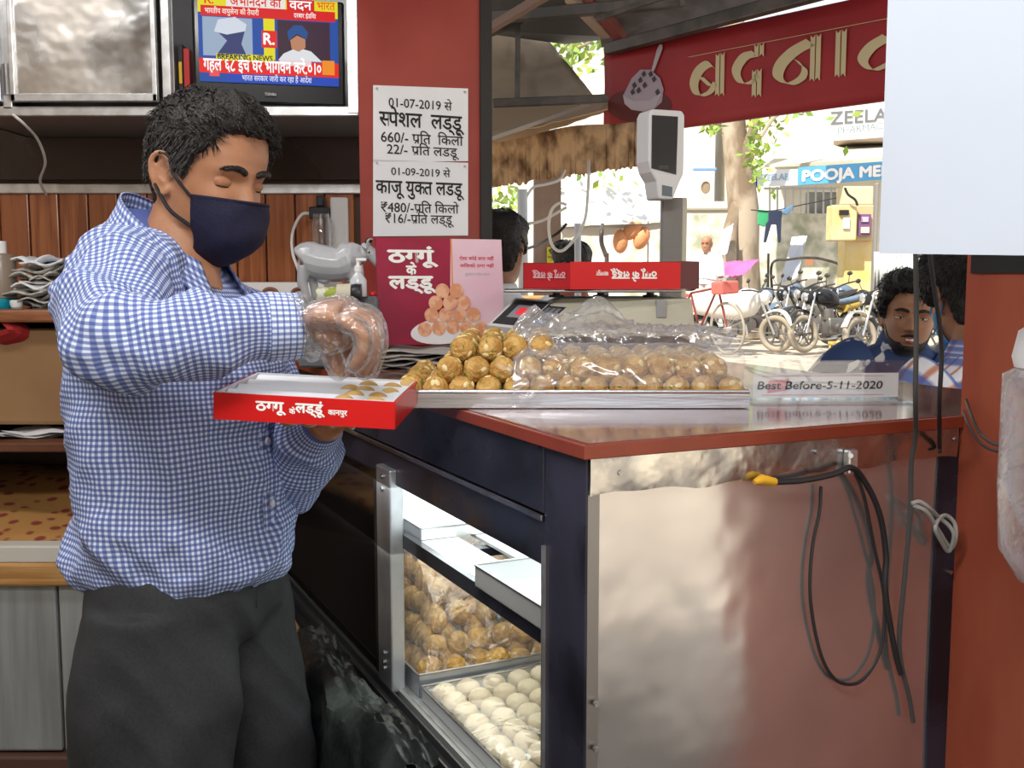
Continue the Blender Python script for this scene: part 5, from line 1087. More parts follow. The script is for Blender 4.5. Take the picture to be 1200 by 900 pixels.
# plastic glove, loose
g = MB(); right_hand(g, .0030)
g.tube(cr([at(372, 376, 1.21), at(358, 382, 1.21), at(349, 386, 1.205)], 3), [.034, .035, .037, .039, .040, .041, .041], 20)
g.tube([at(352, 402, 1.19), at(374, 399, 1.205)], [.012, .016], 8)
def gd(co): return .0020*ridge(co.x*30, co.z*20, co.y*26)+.0007*ridge(co.x*70, co.z*50, co.y*80)
gl_ = remesh('plastic_glove', g, clear_mat('glove_film', gloss=.3, white=.10, rough=.16, bump=.7, bscale=30), .0022, V_, 1, gd)

# ================= other people (customers and passers-by)
def person(label, head_o, face, skin, hairmat, shirt_m, hips, feet_z, tr_m, group=None, lean=None, arms=None, scale=1.0, beard=False, mask=None, vox=.007, strands=500, det=True, smile=True, drop=.058, up_=Vector((0, 0, 1)), hthick=.014, line=hairline):
    P = thing('person', label, 'person', (hips.x, hips.y, feet_z), group)
    M = frame((0, 0, 0), face, up_) @ Matrix.Scale(scale, 4); M.translation = head_o-(M.to_3x3() @ Vector((-.005, 0, .118)))
    f2 = Vector((face[0], face[1], 0)).normalized() if lean is None else lean; l2 = Vector((-f2.y, f2.x, 0))
    nk = M @ Vector((-.022, 0, .04)); base = nk+Vector((0, 0, -drop*scale))-f2*.02+(hips-nk).normalized()*.02
    g = MB(); g.loft(head_rings(M)); ear(g, M, 1); ear(g, M, -1); g.tube([base+(hips-base)*.12, base, nk], [.07, .058, .056], 20)
    shR, shL = base-l2*.165*scale-Vector((0, 0, .035)), base+l2*.165*scale-Vector((0, 0, .035))
    g.loft([cring(base.lerp(hips, t), a*.9, b*.9, f2, l2, 28) for t, a, b in ((.06, .06, .10), (.18, .10, .18), (.5, .11, .165), (1, .105, .155))])
    ar = arms or [(shR+Vector((0, 0, -.27))-l2*.04, shR+Vector((0, 0, -.48))+f2*.08), (shL+Vector((0, 0, -.27))+l2*.04, shL+Vector((0, 0, -.48))+f2*.08)]
    for s_, (e_, w_) in zip((shR, shL), ar):
        g.tube(cr([s_, e_, w_], 5), list(np.linspace(.036, .026, 11)), 10); g.ball(s_, .036); d_ = (w_-e_).normalized(); sd_ = d_.cross(Vector((0, 0, 1)))
        sd_ = sd_.normalized() if sd_.length > .1 else l2; g.tube([w_, w_+d_*.045, w_+d_*.09], [.025, .034, .036], 12, flat=.5)
        for i in range(4): finger(g, [w_+d_*.085+sd_*(-.027+.018*i), w_+d_*.125+sd_*(-.03+.02*i), w_+d_*(.155-.006*abs(i-1))+sd_*(-.03+.02*i)], .0095, .0078)
        finger(g, [w_+d_*.03+sd_*.03, w_+d_*.07+sd_*.055, w_+d_*.095+sd_*.058], .012, .009)
    for s_ in (-1, 1):
        h0 = hips+l2*s_*.085; an = Vector((h0.x, h0.y, feet_z+.09))-f2*(.05 if s_ > 0 else -.06); kn = h0.lerp(an, .5)+f2*.03
        g.tube(cr([h0, kn, an], 5), list(np.linspace(.085, .038, 11)), 12); g.ball(an+f2*.05-Vector((0, 0, .05)), (.09, .09, .035), 12, 6)
    remesh('body', g, skin, vox, P, 1)
    if hairmat is not None: hair(M, hairmat, 'hair', P, len(label) % 50, hthick, .016, .012, strands, .03, line)
    if det: eyes(M, P, .75 if smile else .4, hairmat or hairm, skin)
    # shirt
    n0 = base+Vector((0, 0, .0)); specs = [(hips, .128, .172), (base.lerp(hips, .75), .126, .172), (base.lerp(hips, .45), .125, .185), (base.lerp(hips, .22), .118, .205), (base.lerp(hips, .10), .095, .185), (base.lerp(hips, .03), .074, .11), (base.lerp(hips, -.02), .060, .068)]
    g = cloth_loft([(c, a*scale, b*scale) for c, a, b in specs], f2, l2, (.9, 0, 0), 5, 60, 2.3, 1.0); sh_ = g.build('shirt', shirt_m, P, smooth=True)
    for s_, (e_, w_) in zip((shR, shL), ar):
        cc = base.lerp(hips, .16).lerp(s_, .75); g = MB(); g.tube(cr([cc, s_+(e_-s_)*.25, e_], 6), [.075, .076, .075, .072, .069, .067, .065, .063, .061, .059, .058, .057, .056], 24, uvp=(.4, 0, 0)); g.build('sleeve', shirt_m, sh_, smooth=True)
    g = MB(); g.loft([[base+Vector((0, 0, .045-.05*v))+(f2*math.cos(a)+l2*math.sin(a))*(.060+.022*v)+f2*.012 for v in (0, .3, .6, 1)] for a in np.linspace(R_(25), R_(335), 30)], caps=False, closed=False)
    for q in range(len(g.f)): g.uv[q] = [(q*.003, 0), (q*.003, .01), (q*.003+.01, .01), (q*.003+.01, 0)]
    g.build('collar', shirt_m, sh_, smooth=True).modifiers.new('t', 'SOLIDIFY').thickness = .002
    g = MB()
    for s_ in (-1, 1):
        h0 = hips+l2*s_*.085; an = Vector((h0.x, h0.y, feet_z+.09))-f2*(.05 if s_ > 0 else -.06); kn = h0.lerp(an, .5)+f2*.03; g.tube(cr([h0+Vector((0, 0, .03)), kn, an], 5), list(np.linspace(.11, .072, 11)), 20)
    g.build('trousers', tr_m, P, smooth=True)
    return P, M
def lips_teeth(M, P):
    g = MB()
    for z, r_, w in ((.0525, .0038, 1), (.0415, .0042, .9)):
        g.tube(cr([M @ Vector((.0895-.55*abs(t)**2*.03-.010*abs(t), .022*t*w, z+(.003*abs(t)**2 if z > .05 else .007*abs(t)**2))) for t in np.linspace(-1, 1, 7)], 3), list(r_*np.sin(np.linspace(.25, math.pi-.25, 19))), 8)
    g.build('lips', mat('lip_brown', (.25, .08, .06), .45), P, smooth=True)
    g = MB(); g.loft([[M @ Vector((.0895-.012*abs(t)**2, .016*t, z)) for z in (.0440, .0505)] for t in np.linspace(-1, 1, 9)], caps=False, closed=False); g.build('teeth', mat('teeth_white', (.7, .67, .6), .3), P)
def beardf(M, P, m, full=True):
    def off(phi, z):
        a = abs((math.degrees(phi)+180) % 360-180); top = float(np.interp(a, [0, 14, 22, 40, 60, 78, 90], [.032, .032, .040, .042, .052, .085, .06])); t = max(0, min(1, (top-z)/.006))
        if a > 84: t = 0
        return -.005+t*(.005+.0022+.0015*mnoise.noise(Vector((phi*20, z*200, 1))))
    g = MB(); g.loft([[M @ head_pt(p, i, off(p, ZG[i])) for p in PH] for i in range(46)])
    rr = random.Random(6)
    g.tube(cr([M @ Vector((.0905-.020*t*t, .030*t, .0605-.008*abs(t)**1.5)) for t in np.linspace(-1, 1, 7)], 3), list(.0042*np.sin(np.linspace(.2, math.pi-.2, 19))), 8)
    g.build('beard', m, P, smooth=True)
jean = mat('denim_blue', (.03, .05, .11), .8); navyflower = mat('navy_flower_print', (.03, .06, .17), .75, col2=(.65, .68, .72), nscale=19, ramp=(.62, .64), detail=1)
checkB = check_mat('orange_blue_check', (.80, .82, .88), (.55, .17, .06), (.05, .12, .42), period=.050, wa=.26, wc=.34, k=.85)
hA_ = at(1066, 367, 3.15)
PA, MA = person('smiling bearded customer in navy shirt with white flowers leaning behind the counter', hA_, Vector((-.26, -.95, -.06)), skin2, hairm, navyflower, Vector((hA_.x-.12, 3.68, .66)), .0, jean, lean=Vector((.15, -.98, 0)).normalized(),
    arms=[(Vector((hA_.x-.34, 3.15, .90)), Vector((hA_.x-.14, 2.98, .98))), (Vector((hA_.x+.24, 3.2, .86)), Vector((hA_.x+.15, 3.0, .92)))], vox=.004, strands=1500, drop=.012, up_=Vector((.08, 0, 1)), hthick=.02)
lips_teeth(MA, PA); beardf(MA, PA, hairm)
hB_ = at(1134, 345, 2.45)
def lineB(phi):
    a = abs((math.degrees(phi)+180) % 360-180); return float(np.interp(a, [0, 30, 50, 64, 74, 84, 100, 112, 125, 180], [.17, .17, .15, .12, .085, .10, .135, .09, .035, .012]))
PB, MBm = person('customer in orange and blue checked shirt turned away beside the red partition', hB_, Vector((-.12, .95, -.25)), skin2, hairm, checkB, Vector((hB_.x+.16, 2.40, .60)), .0, jean, lean=Vector((-.25, .95, 0)).normalized(), vox=.005, strands=1600, smile=False, hthick=.024, line=lineB)
g = MB(); g.loft([[MBm @ head_pt(R_(-75+150*i/20), int(4+30*j/8), .006, True) for j in range(9)] for i in range(21)], caps=False, closed=False); q = g.build('face_mask', mat('sky_blue_mask', (.05, .25, .5), .7), PB, smooth=True); q.modifiers.new('t', 'SOLIDIFY').thickness = .002
for s_ in (-1, 1): MB().tube(cr([MBm @ Vector((.03, s_*.074, .03)), MBm @ Vector((-.01, s_*.079, .06)), MBm @ Vector((-.032, s_*.082, .10)), MBm @ Vector((.0, s_*.079, .115)), MBm @ Vector((.04, s_*.073, .08))], 4), .0022, 6).build('ear_loop', MATS['sky_blue_mask'], q, smooth=True)
hC = at(586, 292, 3.4)
person('dark haired bystander outside, half hidden behind the pink printed card', hC, Vector((.3, .95, 0)), skin2, hairm, mat('white_kurta', (.75, .78, .85), .8), Vector((hC.x, 3.45, .72)), .0, jean, vox=.012, strands=200, det=False)
hD = at(668, 312, 5.2)
person('dark haired seated bystander outside by the thin grey pole', hD, Vector((-.7, .6, 0)), skin2, hairm, mat('maroon_shirt', (.3, .08, .05), .8), Vector((hD.x, 5.25, .74)), .16, jean, vox=.012, strands=200, det=False)
hE = at(828, 285.5, 14.9)
person('bald elderly passer-by in white shirt beside the tree and bicycle', hE, Vector((-.45, -.85, -.1)), mat('brown_skin_far', (.35, .17, .1), .5), None, mat('white_cotton', (.8, .82, .84), .8), Vector((hE.x, 14.92, .34+.90)), .34, mat('pale_dhoti', (.7, .6, .6), .8), vox=.014, det=True)
# ---------------------------------------------------------------- the street
GZ = .34
gm = mat('dusty_ground', (.50, .44, .37), .95, col2=(.38, .33, .28), nscale=1.6, bump=.3, bscale=12, ramp=(.35, .65))
def gz(y): return 0 if y < 2.6 else (GZ if y > 8 else GZ*(y-2.6)/5.4)
g = MB(); xs = np.linspace(-30, 30, 61); rings = []
for y in list(np.linspace(-30, 2.6, 12))+list(np.linspace(3.1, 8, 12))+list(np.linspace(9, 45, 20)):
    rings.append([Vector((x, y, gz(y)-.03+(.012*mnoise.noise(Vector((x*.8, y*.8, 0))) if y > 3 else -.012))) for x in xs])
o = g.loft(rings, caps=False, closed=False).build('street_ground', gm, smooth=True); tag(o, 'sunlit dusty street ground beyond the counter', 'ground'); o['kind'] = 'structure'
# kerb stones in front of the parked row
kerb = thing('kerb', 'low pale kerb of stone blocks behind the parked motorcycles', 'kerb', (4, 18.4, GZ))
for i in range(22): MB().box((-4+i*.62, 18.4, GZ+.05), (.6, .2, .13), bev=.015).build('kerb_stone', mat('kerb_stone', (.55, .5, .44), .9, col2=(.4, .36, .32), nscale=4), kerb)
# ---- banner (cloth on a frame), horizontal, coming toward the camera at right
BL, BR = at(708, 162, 4.9), at(1046, 116, 3.86); BR.z = BL.z; BR = BL+(BR-BL)*1.30; bnr = thing('shop_banner', 'red banner with cream Hindi lettering and a bowl picture above the street', 'banner', (BL+BR)/2)
bh_ = at(713, 62, 4.9).z-BL.z; bx = (BR-BL).normalized(); bny = Vector((bx.y, -bx.x, 0)); bl = (BR-BL).length
def BN(u, v, d=0): return BL+bx*u+up*(v*bh_)+bny*d
redc = mat('red_banner_cloth', (.36, .018, .022), .55, col2=(.31, .015, .02), nscale=2)
g = MB(); g.loft([[BN(bl*i/40, j/8, .004*math.sin(i*.7+j)*.6) for j in range(9)] for i in range(41)], caps=False, closed=False); q = g.build('banner_cloth', redc, bnr, smooth=True); q.modifiers.new('t', 'SOLIDIFY').thickness = .003
g = MB(); g.cyl(BN(0, 1.0, -.02), BN(bl, 1.0, -.02), .009, 8).cyl(BN(0, 0.02, -.02), BN(bl, .02, -.02), .007, 8).cyl(BN(.0, 0, -.02), BN(0, 1, -.02), .008, 8).build('batten', steel_d, bnr, smooth=True)
def bpx(px, py):
    d = at(px, py, 1)-Vector((0, 0, H)); q = BL-Vector((0, 0, H)); return Vector((0, 0, H))+d*(q.dot(bny)/d.dot(bny))
p = bpx(811, 68)+bny*.008; e = bpx(1046, 14); bcream = mat('cream_lettering', (.62, .52, .30), .6)
g = MB(); q0 = bpx(811, 105)+bny*.008
# heavy calligraphic letters: ba, da, na, aa, ma
lw = (bpx(1028, 60)-q0).dot(bx)
def ribbon(pts, w):
    P = cr([Vector((x, y, 0)) for x, y in pts], 6); l, r = [], []
    for i, c in enumerate(P):
        t = (P[min(i+1, len(P)-1)]-P[max(0, i-1)]).normalized(); a = R_(35); nib = Vector((math.cos(a), -math.sin(a), 0))*w*.66+Vector((-t.y, t.x, 0))*.028
        l.append(c+nib); r.append(c-nib)
    return l, r
def brush(pts, w):
    l, r = ribbon(pts, w); T = lambda c: q0+bx*(c.x*sc__)+up*(c.y*sc__*.84+.13*sc__)
    for i in range(len(l)-1): g.prism([T(l[i]), T(l[i+1]), T(r[i+1]), T(r[i])], bny*.002)
sc__ = lw/4.1
def stem(x, y0=-.42, y1=.58):
    for dx in (-.075, .045): 
        T = lambda a, b: q0+bx*(a*sc__)+up*(b*sc__*.84+.13*sc__); g.prism([T(x+dx-.045, y0+.02), T(x+dx+.0, y0+.07), T(x+dx+.05, y0-.01), T(x+dx+.05, y1), T(x+dx+.0, y1-.06), T(x+dx-.045, y1)], bny*.002)
brush([(-.05, .63), (1.5, .63), (3.2, .63), (4.9, .63)], .09)
brush([(.62, .22), (.45, .38), (.2, .25), (.08, -.05), (.2, -.33), (.48, -.3), (.62, -.1)], .15); brush([(.25, .1), (.5, -.15)], .1); stem(.74)
brush([(1.55, .42), (1.3, .38), (1.12, .1), (1.25, -.2), (1.5, -.22), (1.62, -.08)], .14); stem(1.62, -.58, .05); stem(1.66, .32, .62)
brush([(2.78, .44), (2.42, .30), (2.14, .05), (2.10, -.22), (2.34, -.40), (2.62, -.30), (2.66, -.08), (2.50, .06)], .17); stem(2.9)
stem(3.42)
brush([(4.3, .25), (4.0, .1), (3.85, -.15), (4.05, -.38), (4.35, -.3), (4.6, -.15)], .14); stem(4.75)
g.build('hindi_lettering', bcream, bnr)
# bowl picture, printed flat on the banner
def bp(pts, nm, c, d): MB().prism([bpx(x, y)+bny*d for x, y in pts], bny*.0015).build(nm, mat('print_'+nm, c, .6), bnr)
bp([(738+38*math.cos(a)+12, 118+20*math.sin(a)+6) for a in np.linspace(0, 6.28, 25)[:-1]], 'bowl_shadow', (.12, .02, .02), .006)
bp([(732, 112), (734, 122), (742, 129), (756, 131), (768, 128), (777, 120), (779, 105), (775, 92), (764, 82), (752, 82), (742, 92), (736, 104)], 'ice_cream', (.44, .36, .42), .008)
bp([(732, 112), (734, 122), (742, 129), (756, 131), (770, 126), (778, 108), (764, 118), (745, 119)], 'pale_bowl', (.52, .45, .50), .010)
bp([(765, 84), (768, 84), (778, 58), (778, 53), (775, 52), (772, 58)], 'spoon', (.55, .48, .52), .010)
for i, (x, y) in enumerate([(745, 100), (752, 94), (757, 100), (764, 87), (768, 93), (756, 87), (772, 108), (743, 108), (750, 106)]): bp([(x-2, y), (x+1, y-3.5), (x+3, y+1), (x, y+4)], 'chocolate_fleck', (.06, .04, .05), .0125)
# ---- awning tarps, hanging jute fringe, pipes
canvas = mat('beige_canvas', (.72, .58, .42), .9, col2=(.58, .46, .34), nscale=3, bump=.3, bscale=6); jute = mat('jute_fringe', (.58, .38, .21), .95, col2=(.14, .075, .035), nscale=11, stretch=(1.6, 1.6, .9), bump=1, bscale=22, ramp=(.42, .66), detail=8)
def quadsheet(name, label, c4, m, nu=16, nv=10, sag=.03, cat='awning', th=.004, seed=0):
    g = MB(); a, b, c, d = [Vector(q) for q in c4]; n = (b-a).cross(d-a).normalized()
    g.loft([[a.lerp(b, i/nu).lerp(d.lerp(c, i/nu), j/nv)-Vector((0, 0, sag*math.sin(math.pi*i/nu)*math.sin(math.pi*j/nv)))+n*(.35*sag*mnoise.noise(Vector((i*.6, j*.6, seed)))) for j in range(nv+1)] for i in range(nu+1)], caps=False, closed=False)
    o = g.build(name, m, smooth=True); o.modifiers.new('t', 'SOLIDIFY').thickness = th; tag(o, label, cat); return o
quadsheet('canvas_awning', 'beige canvas awning sloping down under the roof pipes', [at(560, 180, 4.9), at(712, 130, 4.95), at(640, 45, 6.6), at(560, 22, 6.4)], canvas, sag=.06)
quadsheet('canvas_awning', 'lower tan canvas strip above the jute fringe', [at(560, 165, 4.4), at(712, 128, 4.6), at(712, 110, 5.2), at(560, 118, 5.0)], mat('tan_canvas', (.58, .43, .28), .9), sag=.03, seed=3)
o = MB().slab([Vector((-3.2, 2.9, 3.2)), Vector((3.0, 2.9, 3.2)), Vector((3.0, 6.8, 3.5)), Vector((-3.2, 6.8, 3.5))], .02).build('unseen_sun_blocker', roofd if 'roofd' in globals() else mat('dark_tin_roof', (.05, .048, .05), .7)); tag(o, 'unseen dark sheet added above the awnings to block the sun', 'roof')  # unseen sheet added to keep direct sun off the canvas awnings
g = MB(); rr = random.Random(4); n_ = 130; rings = []
for i in range(n_+1):
    t = i/n_; X0 = 556+(768-556)*t; Yd = 4.75-.25*t; ytop = 168-32*t+3*math.sin(t*9); yb_ = 222-30*t+3*mnoise.noise(Vector((i*.5, 5, 0)))+3*mnoise.noise(Vector((i*.13, 7, 0)))+(rr.uniform(-1.5, 1.5))
    dd = .010*mnoise.noise(Vector((i*.31, 0, 0)))+.006*mnoise.noise(Vector((i*.9, 2, 0)))
    rings.append([at(X0, ytop+(yb_-ytop)*v, Yd+dd*(.4+v*.6)+.03*v) for v in (0, .2, .4, .6, .8, 1)])
g.loft(rings, caps=False, closed=False); o = g.build('jute_fringe', jute, smooth=True); o.modifiers.new('t', 'SOLIDIFY').thickness = .012; tag(o, 'shaggy brown jute fringe hanging below the awning', 'fringe')
pipem = mat('dark_pipe', (.07, .065, .06), .5, .5, col2=(.12, .10, .09), nscale=9)
fr = thing('awning_frame', 'dark steel pipe and angle frame holding the awnings', 'frame', at(600, 100, 4.5))
def bar(a, b, w, nm='bar', m=pipem): d = (b-a); MB().box((a+b)/2, (w, w, d.length), d.to_track_quat('Z', 'Y').to_matrix(), bev=w*.1).build(nm, m, fr)
bar(at(607, 28, 4.4), at(606, 123, 4.4), .022, 'upright'); bar(at(578, 121, 4.4), at(712, 116, 4.4), .034, 'cross_bar'); bar(at(574, 163, 4.3), at(690, 122, 4.7), .016, 'thin_rail', mat('pale_angle', (.4, .36, .32), .6))
bar(at(560, 22, 4.3), at(800, 2, 4.3), .045, 'roof_beam'); bar(at(560, 42, 4.0), at(650, -12, 3.6), .03, 'roof_beam', mat('rusty_angle', (.22, .14, .11), .7)); bar(at(712, 58, 4.85), at(1010, -22, 3.7), .05, 'front_beam')
bar(at(700, 22, 4.3), at(790, -8, 3.9), .02, 'brace'); bar(at(690, -5, 4.6), at(728, 45, 4.8), .05, 'rafter', mat('red_rafter', (.25, .07, .06), .7)); bar(at(668, -5, 4.6), at(712, 40, 4.8), .05, 'rafter', mat('tan_rafter', (.40, .30, .23), .7)); bar(at(800, 8, 4.2), at(795, -20, 4.2), .02, 'brace'); bar(at(575, 40, 4.4), at(612, 26, 4.4), .02, 'brace')
roofd = mat('dark_tin_roof', (.05, .048, .05), .7, col2=(.10, .09, .09), nscale=5, stretch=(1, 6, 1))
o = MB().slab([at(530, 34, 5.2), at(662, 52, 6.2), at(730, 44, 5.2), at(560, -80, 4.0)], .02).build('tin_roof_sheet', roofd); tag(o, 'dark tin roof sheet above the awning frame at top', 'roof')
o = MB().slab([at(705, 56, 5.0), at(1060, -38, 3.9), at(1100, -160, 3.5), at(690, -60, 4.2)], .02).build('tin_roof_sheet', mat('grey_tin', (.12, .115, .12), .6, col2=(.2, .19, .2), nscale=6)); tag(o, 'grey tin roof sheet just behind the top of red banner', 'roof')
# ---- poles, brick pillar, loops of cable, notice
o = MB().tube([Vector((at(617, 300, 4.2).x, 4.2, .1)), at(612, 222, 4.2)], .020, 12).build('pole', mat('pale_blue_pole', (.55, .62, .70), .4), smooth=True); tag(o, 'pale blue leaning pole left of brown post', 'pole')
o = MB().box((at(641, 300, 6.0).x, 6.0, 1.05), (.155, .12, 1.75), bev=.008).build('post', mat('brown_post', (.36, .27, .22), .8, col2=(.30, .22, .18), nscale=5)); tag(o, 'brown rendered post under the jute fringe', 'post')
nq = thing('notice_sheet', 'small yellow notice on the brown post', 'notice', at(648, 300, 5.92)); c_ = at(648, 300, 5.92); MB().box(c_, (.068, .003, .10)).build('yellow_sheet', mat('yellow_sheet', (.75, .7, .05), .7), nq)
g = MB(); text(g, 'सूचना', c_+C_(-.025, -.0018, .022), C_(1, 0, 0), up, height=.022, width=.05, bold=.03); text(g, 'साफ रखें', c_+C_(-.028, -.0018, -.012), C_(1, 0, 0), up, height=.016, width=.056, bold=.02); g.build('notice_lettering', ink, nq)
wc = mat('white_cable', (.7, .7, .68), .5)
cable('cable', 'white cable looped in a large coil in front of the brown post', [at(690, 188, 4.45), at(690, 200, 4.1), at(689, 225, 4.1), at(686, 255, 4.1), at(677, 275, 4.1), at(662, 292, 4.1), at(652, 293, 4.1), at(645, 282, 4.12), at(643, 262, 4.12), at(647, 245, 4.1), at(656, 238, 4.1), at(664, 240, 4.1)], .006, wc)
cable('cable', 'white cable sagging between pale blue pole and white awning', [at(608, 256, 4.15), at(616, 262, 4.15), at(634, 259, 4.15), at(650, 251, 4.15), at(664, 243, 4.15)], .006, wc)
cable('cable', 'white wire rising from pale blue pole up to the fringe', [at(613, 242, 4.2), at(618, 229, 4.3), at(626, 219, 4.3), at(640, 216, 4.3), at(655, 211, 4.3), at(662, 200, 4.5)], .006, wc)
cable('cable', 'black wire running from pole to the seated bystander', [at(616, 292, 4.2), at(632, 286, 4.4), at(646, 278, 4.5), at(656, 271, 4.5), at(664, 262, 4.5)], .006, cab_m)
o = MB().cyl(Vector((at(680, 310, 4.4).x, 4.4, .15)), at(677, 262, 4.4), .014, 10).build('pole', mat('grey_pole', (.5, .53, .58), .4), smooth=True); tag(o, 'thin grey pole standing under the white awning', 'pole')
o = MB().tube(cr([at(706, 264, 8.6), at(705, 272, 8.5), at(705, 285, 8.5), at(710, 300, 8.5), at(711, 312, 8.5), Vector((at(711, 312, 8.5).x, 8.5, .3))]), .018, 8).build('iron_rod', pipem, smooth=True); tag(o, 'bent black iron rod below the white awning', 'rod')
wtarp = mat('white_tarp', (.85, .86, .88), .8)
quadsheet('white_awning', 'bright white awning cloth over the stall left of the scale display', [at(650, 264, 8.6), at(800, 258, 8.9), at(800, 196, 9.3), at(655, 205, 9.0)], wtarp, sag=.03, seed=7)
quadsheet('white_awning', 'underside of the white awning with its shade put into the colour', [at(656, 265.5, 8.55), at(800, 260, 8.84), at(790, 264, 9.9), at(660, 278, 9.9)], mat('white_tarp_shaded', (.35, .33, .31), .8), sag=.05, seed=8)  # white cloth coloured grey here, shade of the underside painted in
cart = thing('street_cart', 'white street cart behind red carton with small wooden ledge', 'cart', at(600, 340, 3.9)); cc = at(604, 330, 3.9)
MB().box((cc.x-.02, 3.95, at(600, 352, 3.9).z), (.32, .3, .03), bev=.005).build('wooden_ledge', mat('cart_wood', (.5, .28, .10), .6), cart); MB().box((cc.x, 4.1, .62), (.34, .2, 1.1), bev=.01).build('cart_body', mat('cart_white', (.8, .82, .85), .7), cart)
g = MB()
for q in (-.12, .12): g.torus((cc.x+q, 4.0, .2), .13, .015, 24, 6, Matrix.Rotation(R_(90), 3, 'Y'))
g.build('wheel', blackpl, cart, smooth=True)
for i, (px, py) in enumerate(((727, 283), (752, 279), (741, 270))):
    c_ = at(px, py, 8.8); o = MB().ball(c_, (.065, .05, .10), 10, 8, Matrix.Rotation(.4*i, 3, 'Y')).cyl(c_+C_(0, 0, .06), c_+C_(0, 0, .11), .006, 6).build('hanging_orange_bag', mat('orange_plastic', (.75, .33, .15), .5, bump=.5), smooth=True); tag(o, 'small orange bag hanging under the white awning, '+('left one', 'right one', 'topmost one')[i], 'bag')
# ---- tree
bark = mat('mottled_bark', (.20, .15, .10), .9, col2=(.42, .35, .27), nscale=2.6, stretch=(1, 1, .5), bump=.8, bscale=5, ramp=(.42, .58))
TY = 17.3; tr_ = thing('tree', 'thick mottled tree trunk with sparse leaves right of the scale display', 'tree', (at(870, 330, TY).x, TY, GZ))
def tk(pts, n, m=8): g = MB(); g.tube(cr([at(x, y, TY+dy) for x, y, r, dy in pts], m), list(np.interp(np.linspace(0, 1, m*(len(pts)-1)+1), np.linspace(0, 1, len(pts)), [r*TY/F for *_, r, dy in pts])), 20); o = g.build(n, bark, tr_, smooth=True); return o
tk([(872, 396, 25, 0), (871, 350, 21, 0), (870, 300, 19, 0), (871, 250, 18, 0), (866, 200, 16, 0), (860, 150, 14, 0), (857, 100, 13, 0), (862, 20, 10, 0)], 'trunk')
tk([(852, 340, 10, -.3), (853, 300, 10, -.3), (856, 268, 8, -.2), (864, 235, 6, -.1)], 'side_stem'); tk([(876, 215, 7, -.1), (876, 180, 7, -.2), (880, 160, 6, -.2), (900, 110, 4, -.2), (930, 60, 3, 0)], 'branch')
lf = [mat('leaf_light', (.32, .42, .08), .6), mat('leaf_green', (.18, .30, .05), .6)]
rr = random.Random(12); g = MB()
def leafclump(cx, cy, Y, n, sx, sy, s):
    for k in range(n):
        c = at(cx+rr.gauss(0, sx), cy+rr.gauss(0, sy), Y+rr.gauss(0, .4)); a = Vector((rr.gauss(0, 1), rr.gauss(0, 1), rr.gauss(0, 1))).normalized(); b = a.cross(Vector((rr.gauss(0, 1), rr.gauss(0, 1), rr.gauss(0, 1)))).normalized(); g.cur = rr.randrange(2); g.add([c, c+a*s*.5+b*s*.25, c+a*s, c+a*s*.5-b*s*.25], [(0, 1, 2, 3)])
for q in ((890, 168, 11, 34, 9, 7, .10), (833, 148, 11, 34, 6, 4, .11), (900, 150, 11.5, 26, 14, 5, .10), (893, 205, 12, 26, 7, 9, .11), (880, 130, 11, 50, 26, 10, .12), (665, 66, 9, 60, 9, 10, .12), (690, 60, 12, 50, 12, 12, .12), (900, 90, 11.4, 200, 70, 30, .13), (887, 182, 11.4, 30, 5, 6, .1), (590, 235, 12, 60, 9, 12, .13), (700, 210, 9, 30, 20, 8, .1)): leafclump(*q)
lo = g.build('foliage', lf, tr_); lo['kind'] = 'stuff'
MB().tube(cr([at(665, 62, 8.9), at(690, 50, 8.9), at(700, 36, 8.9)], 4), .012, 6).build('twig', bark, tr_, smooth=True); MB().tube(cr([at(892, 160, 11), at(905, 140, 11), at(920, 128, 11)], 4), .02, 6).build('twig', bark, tr_, smooth=True)
# ---- far buildings
wallw = mat('sunlit_render', (.80, .78, .72), .9, col2=(.72, .68, .60), nscale=1.2); moss = mat('mossy_wall', (.72, .70, .62), .9, col2=(.36, .38, .28), nscale=2.6, ramp=(.48, .66), detail=8)
WY = 19.0
def fb(px0, px1, py0, py1, Y, D, m, name, parent, bev=.02, zb=None):
    a, b = at(px0, py1, Y), at(px1, py0, Y); z0 = a.z if zb is None else zb; return MB().box(((a.x+b.x)/2, Y+D/2, (z0+b.z)/2), (b.x-a.x, D, b.z-z0), bev=bev).build(name, m, parent)
cw = thing('compound_wall', 'mossy whitewashed compound wall behind tree and motorcycles', 'wall', (at(920, 300, WY).x, WY, GZ))
for i, (a, b) in enumerate(((560, 660), (660, 760), (760, 870), (870, 985))): fb(a, b-.5, 250, 300, WY+.02*i, .25, moss, 'wall_panel', cw, zb=GZ-.1)
b1 = thing('white_building', 'overexposed white house with oval porthole left of tree trunk', 'building', (at(800, 250, 21).x, 22, GZ))
fb(560, 840, 60, 300, 22, 3, wallw, 'wall', b1, zb=GZ); fb(800, 868, 236, 250, 20.6, 1.4, wallw, 'ledge', b1); fb(690, 870, 243, 247, 20.4, .2, mat('ledge_shadow_grey', (.35, .33, .28), .9), 'ledge_shadow_strip', b1)  # grey strip paints the shadow line of the ledge
c_ = at(827, 220, 21.95); g = MB(); g.torus((c_.x, 21.94, c_.z), .13, .03, 24, 8, Matrix.Rotation(R_(90), 3, 'X'), 1.3); g.build('porthole_frame', wallw, b1, smooth=True); MB().ball((c_.x, 21.97, c_.z), (.13, .02, .17), 20, 6).build('porthole', mat('porthole_brown', (.22, .17, .12), .7), b1, smooth=True)
fb(812, 840, 196, 200, 20.5, .1, mat('blue_strip', (.2, .35, .75), .6), 'blue_board', b1)
for i in range(4): fb(600+45*i, 622+45*i, 150, 185, 21.96, .06, mat('far_window', (.35, .38, .4), .4), 'window', b1)
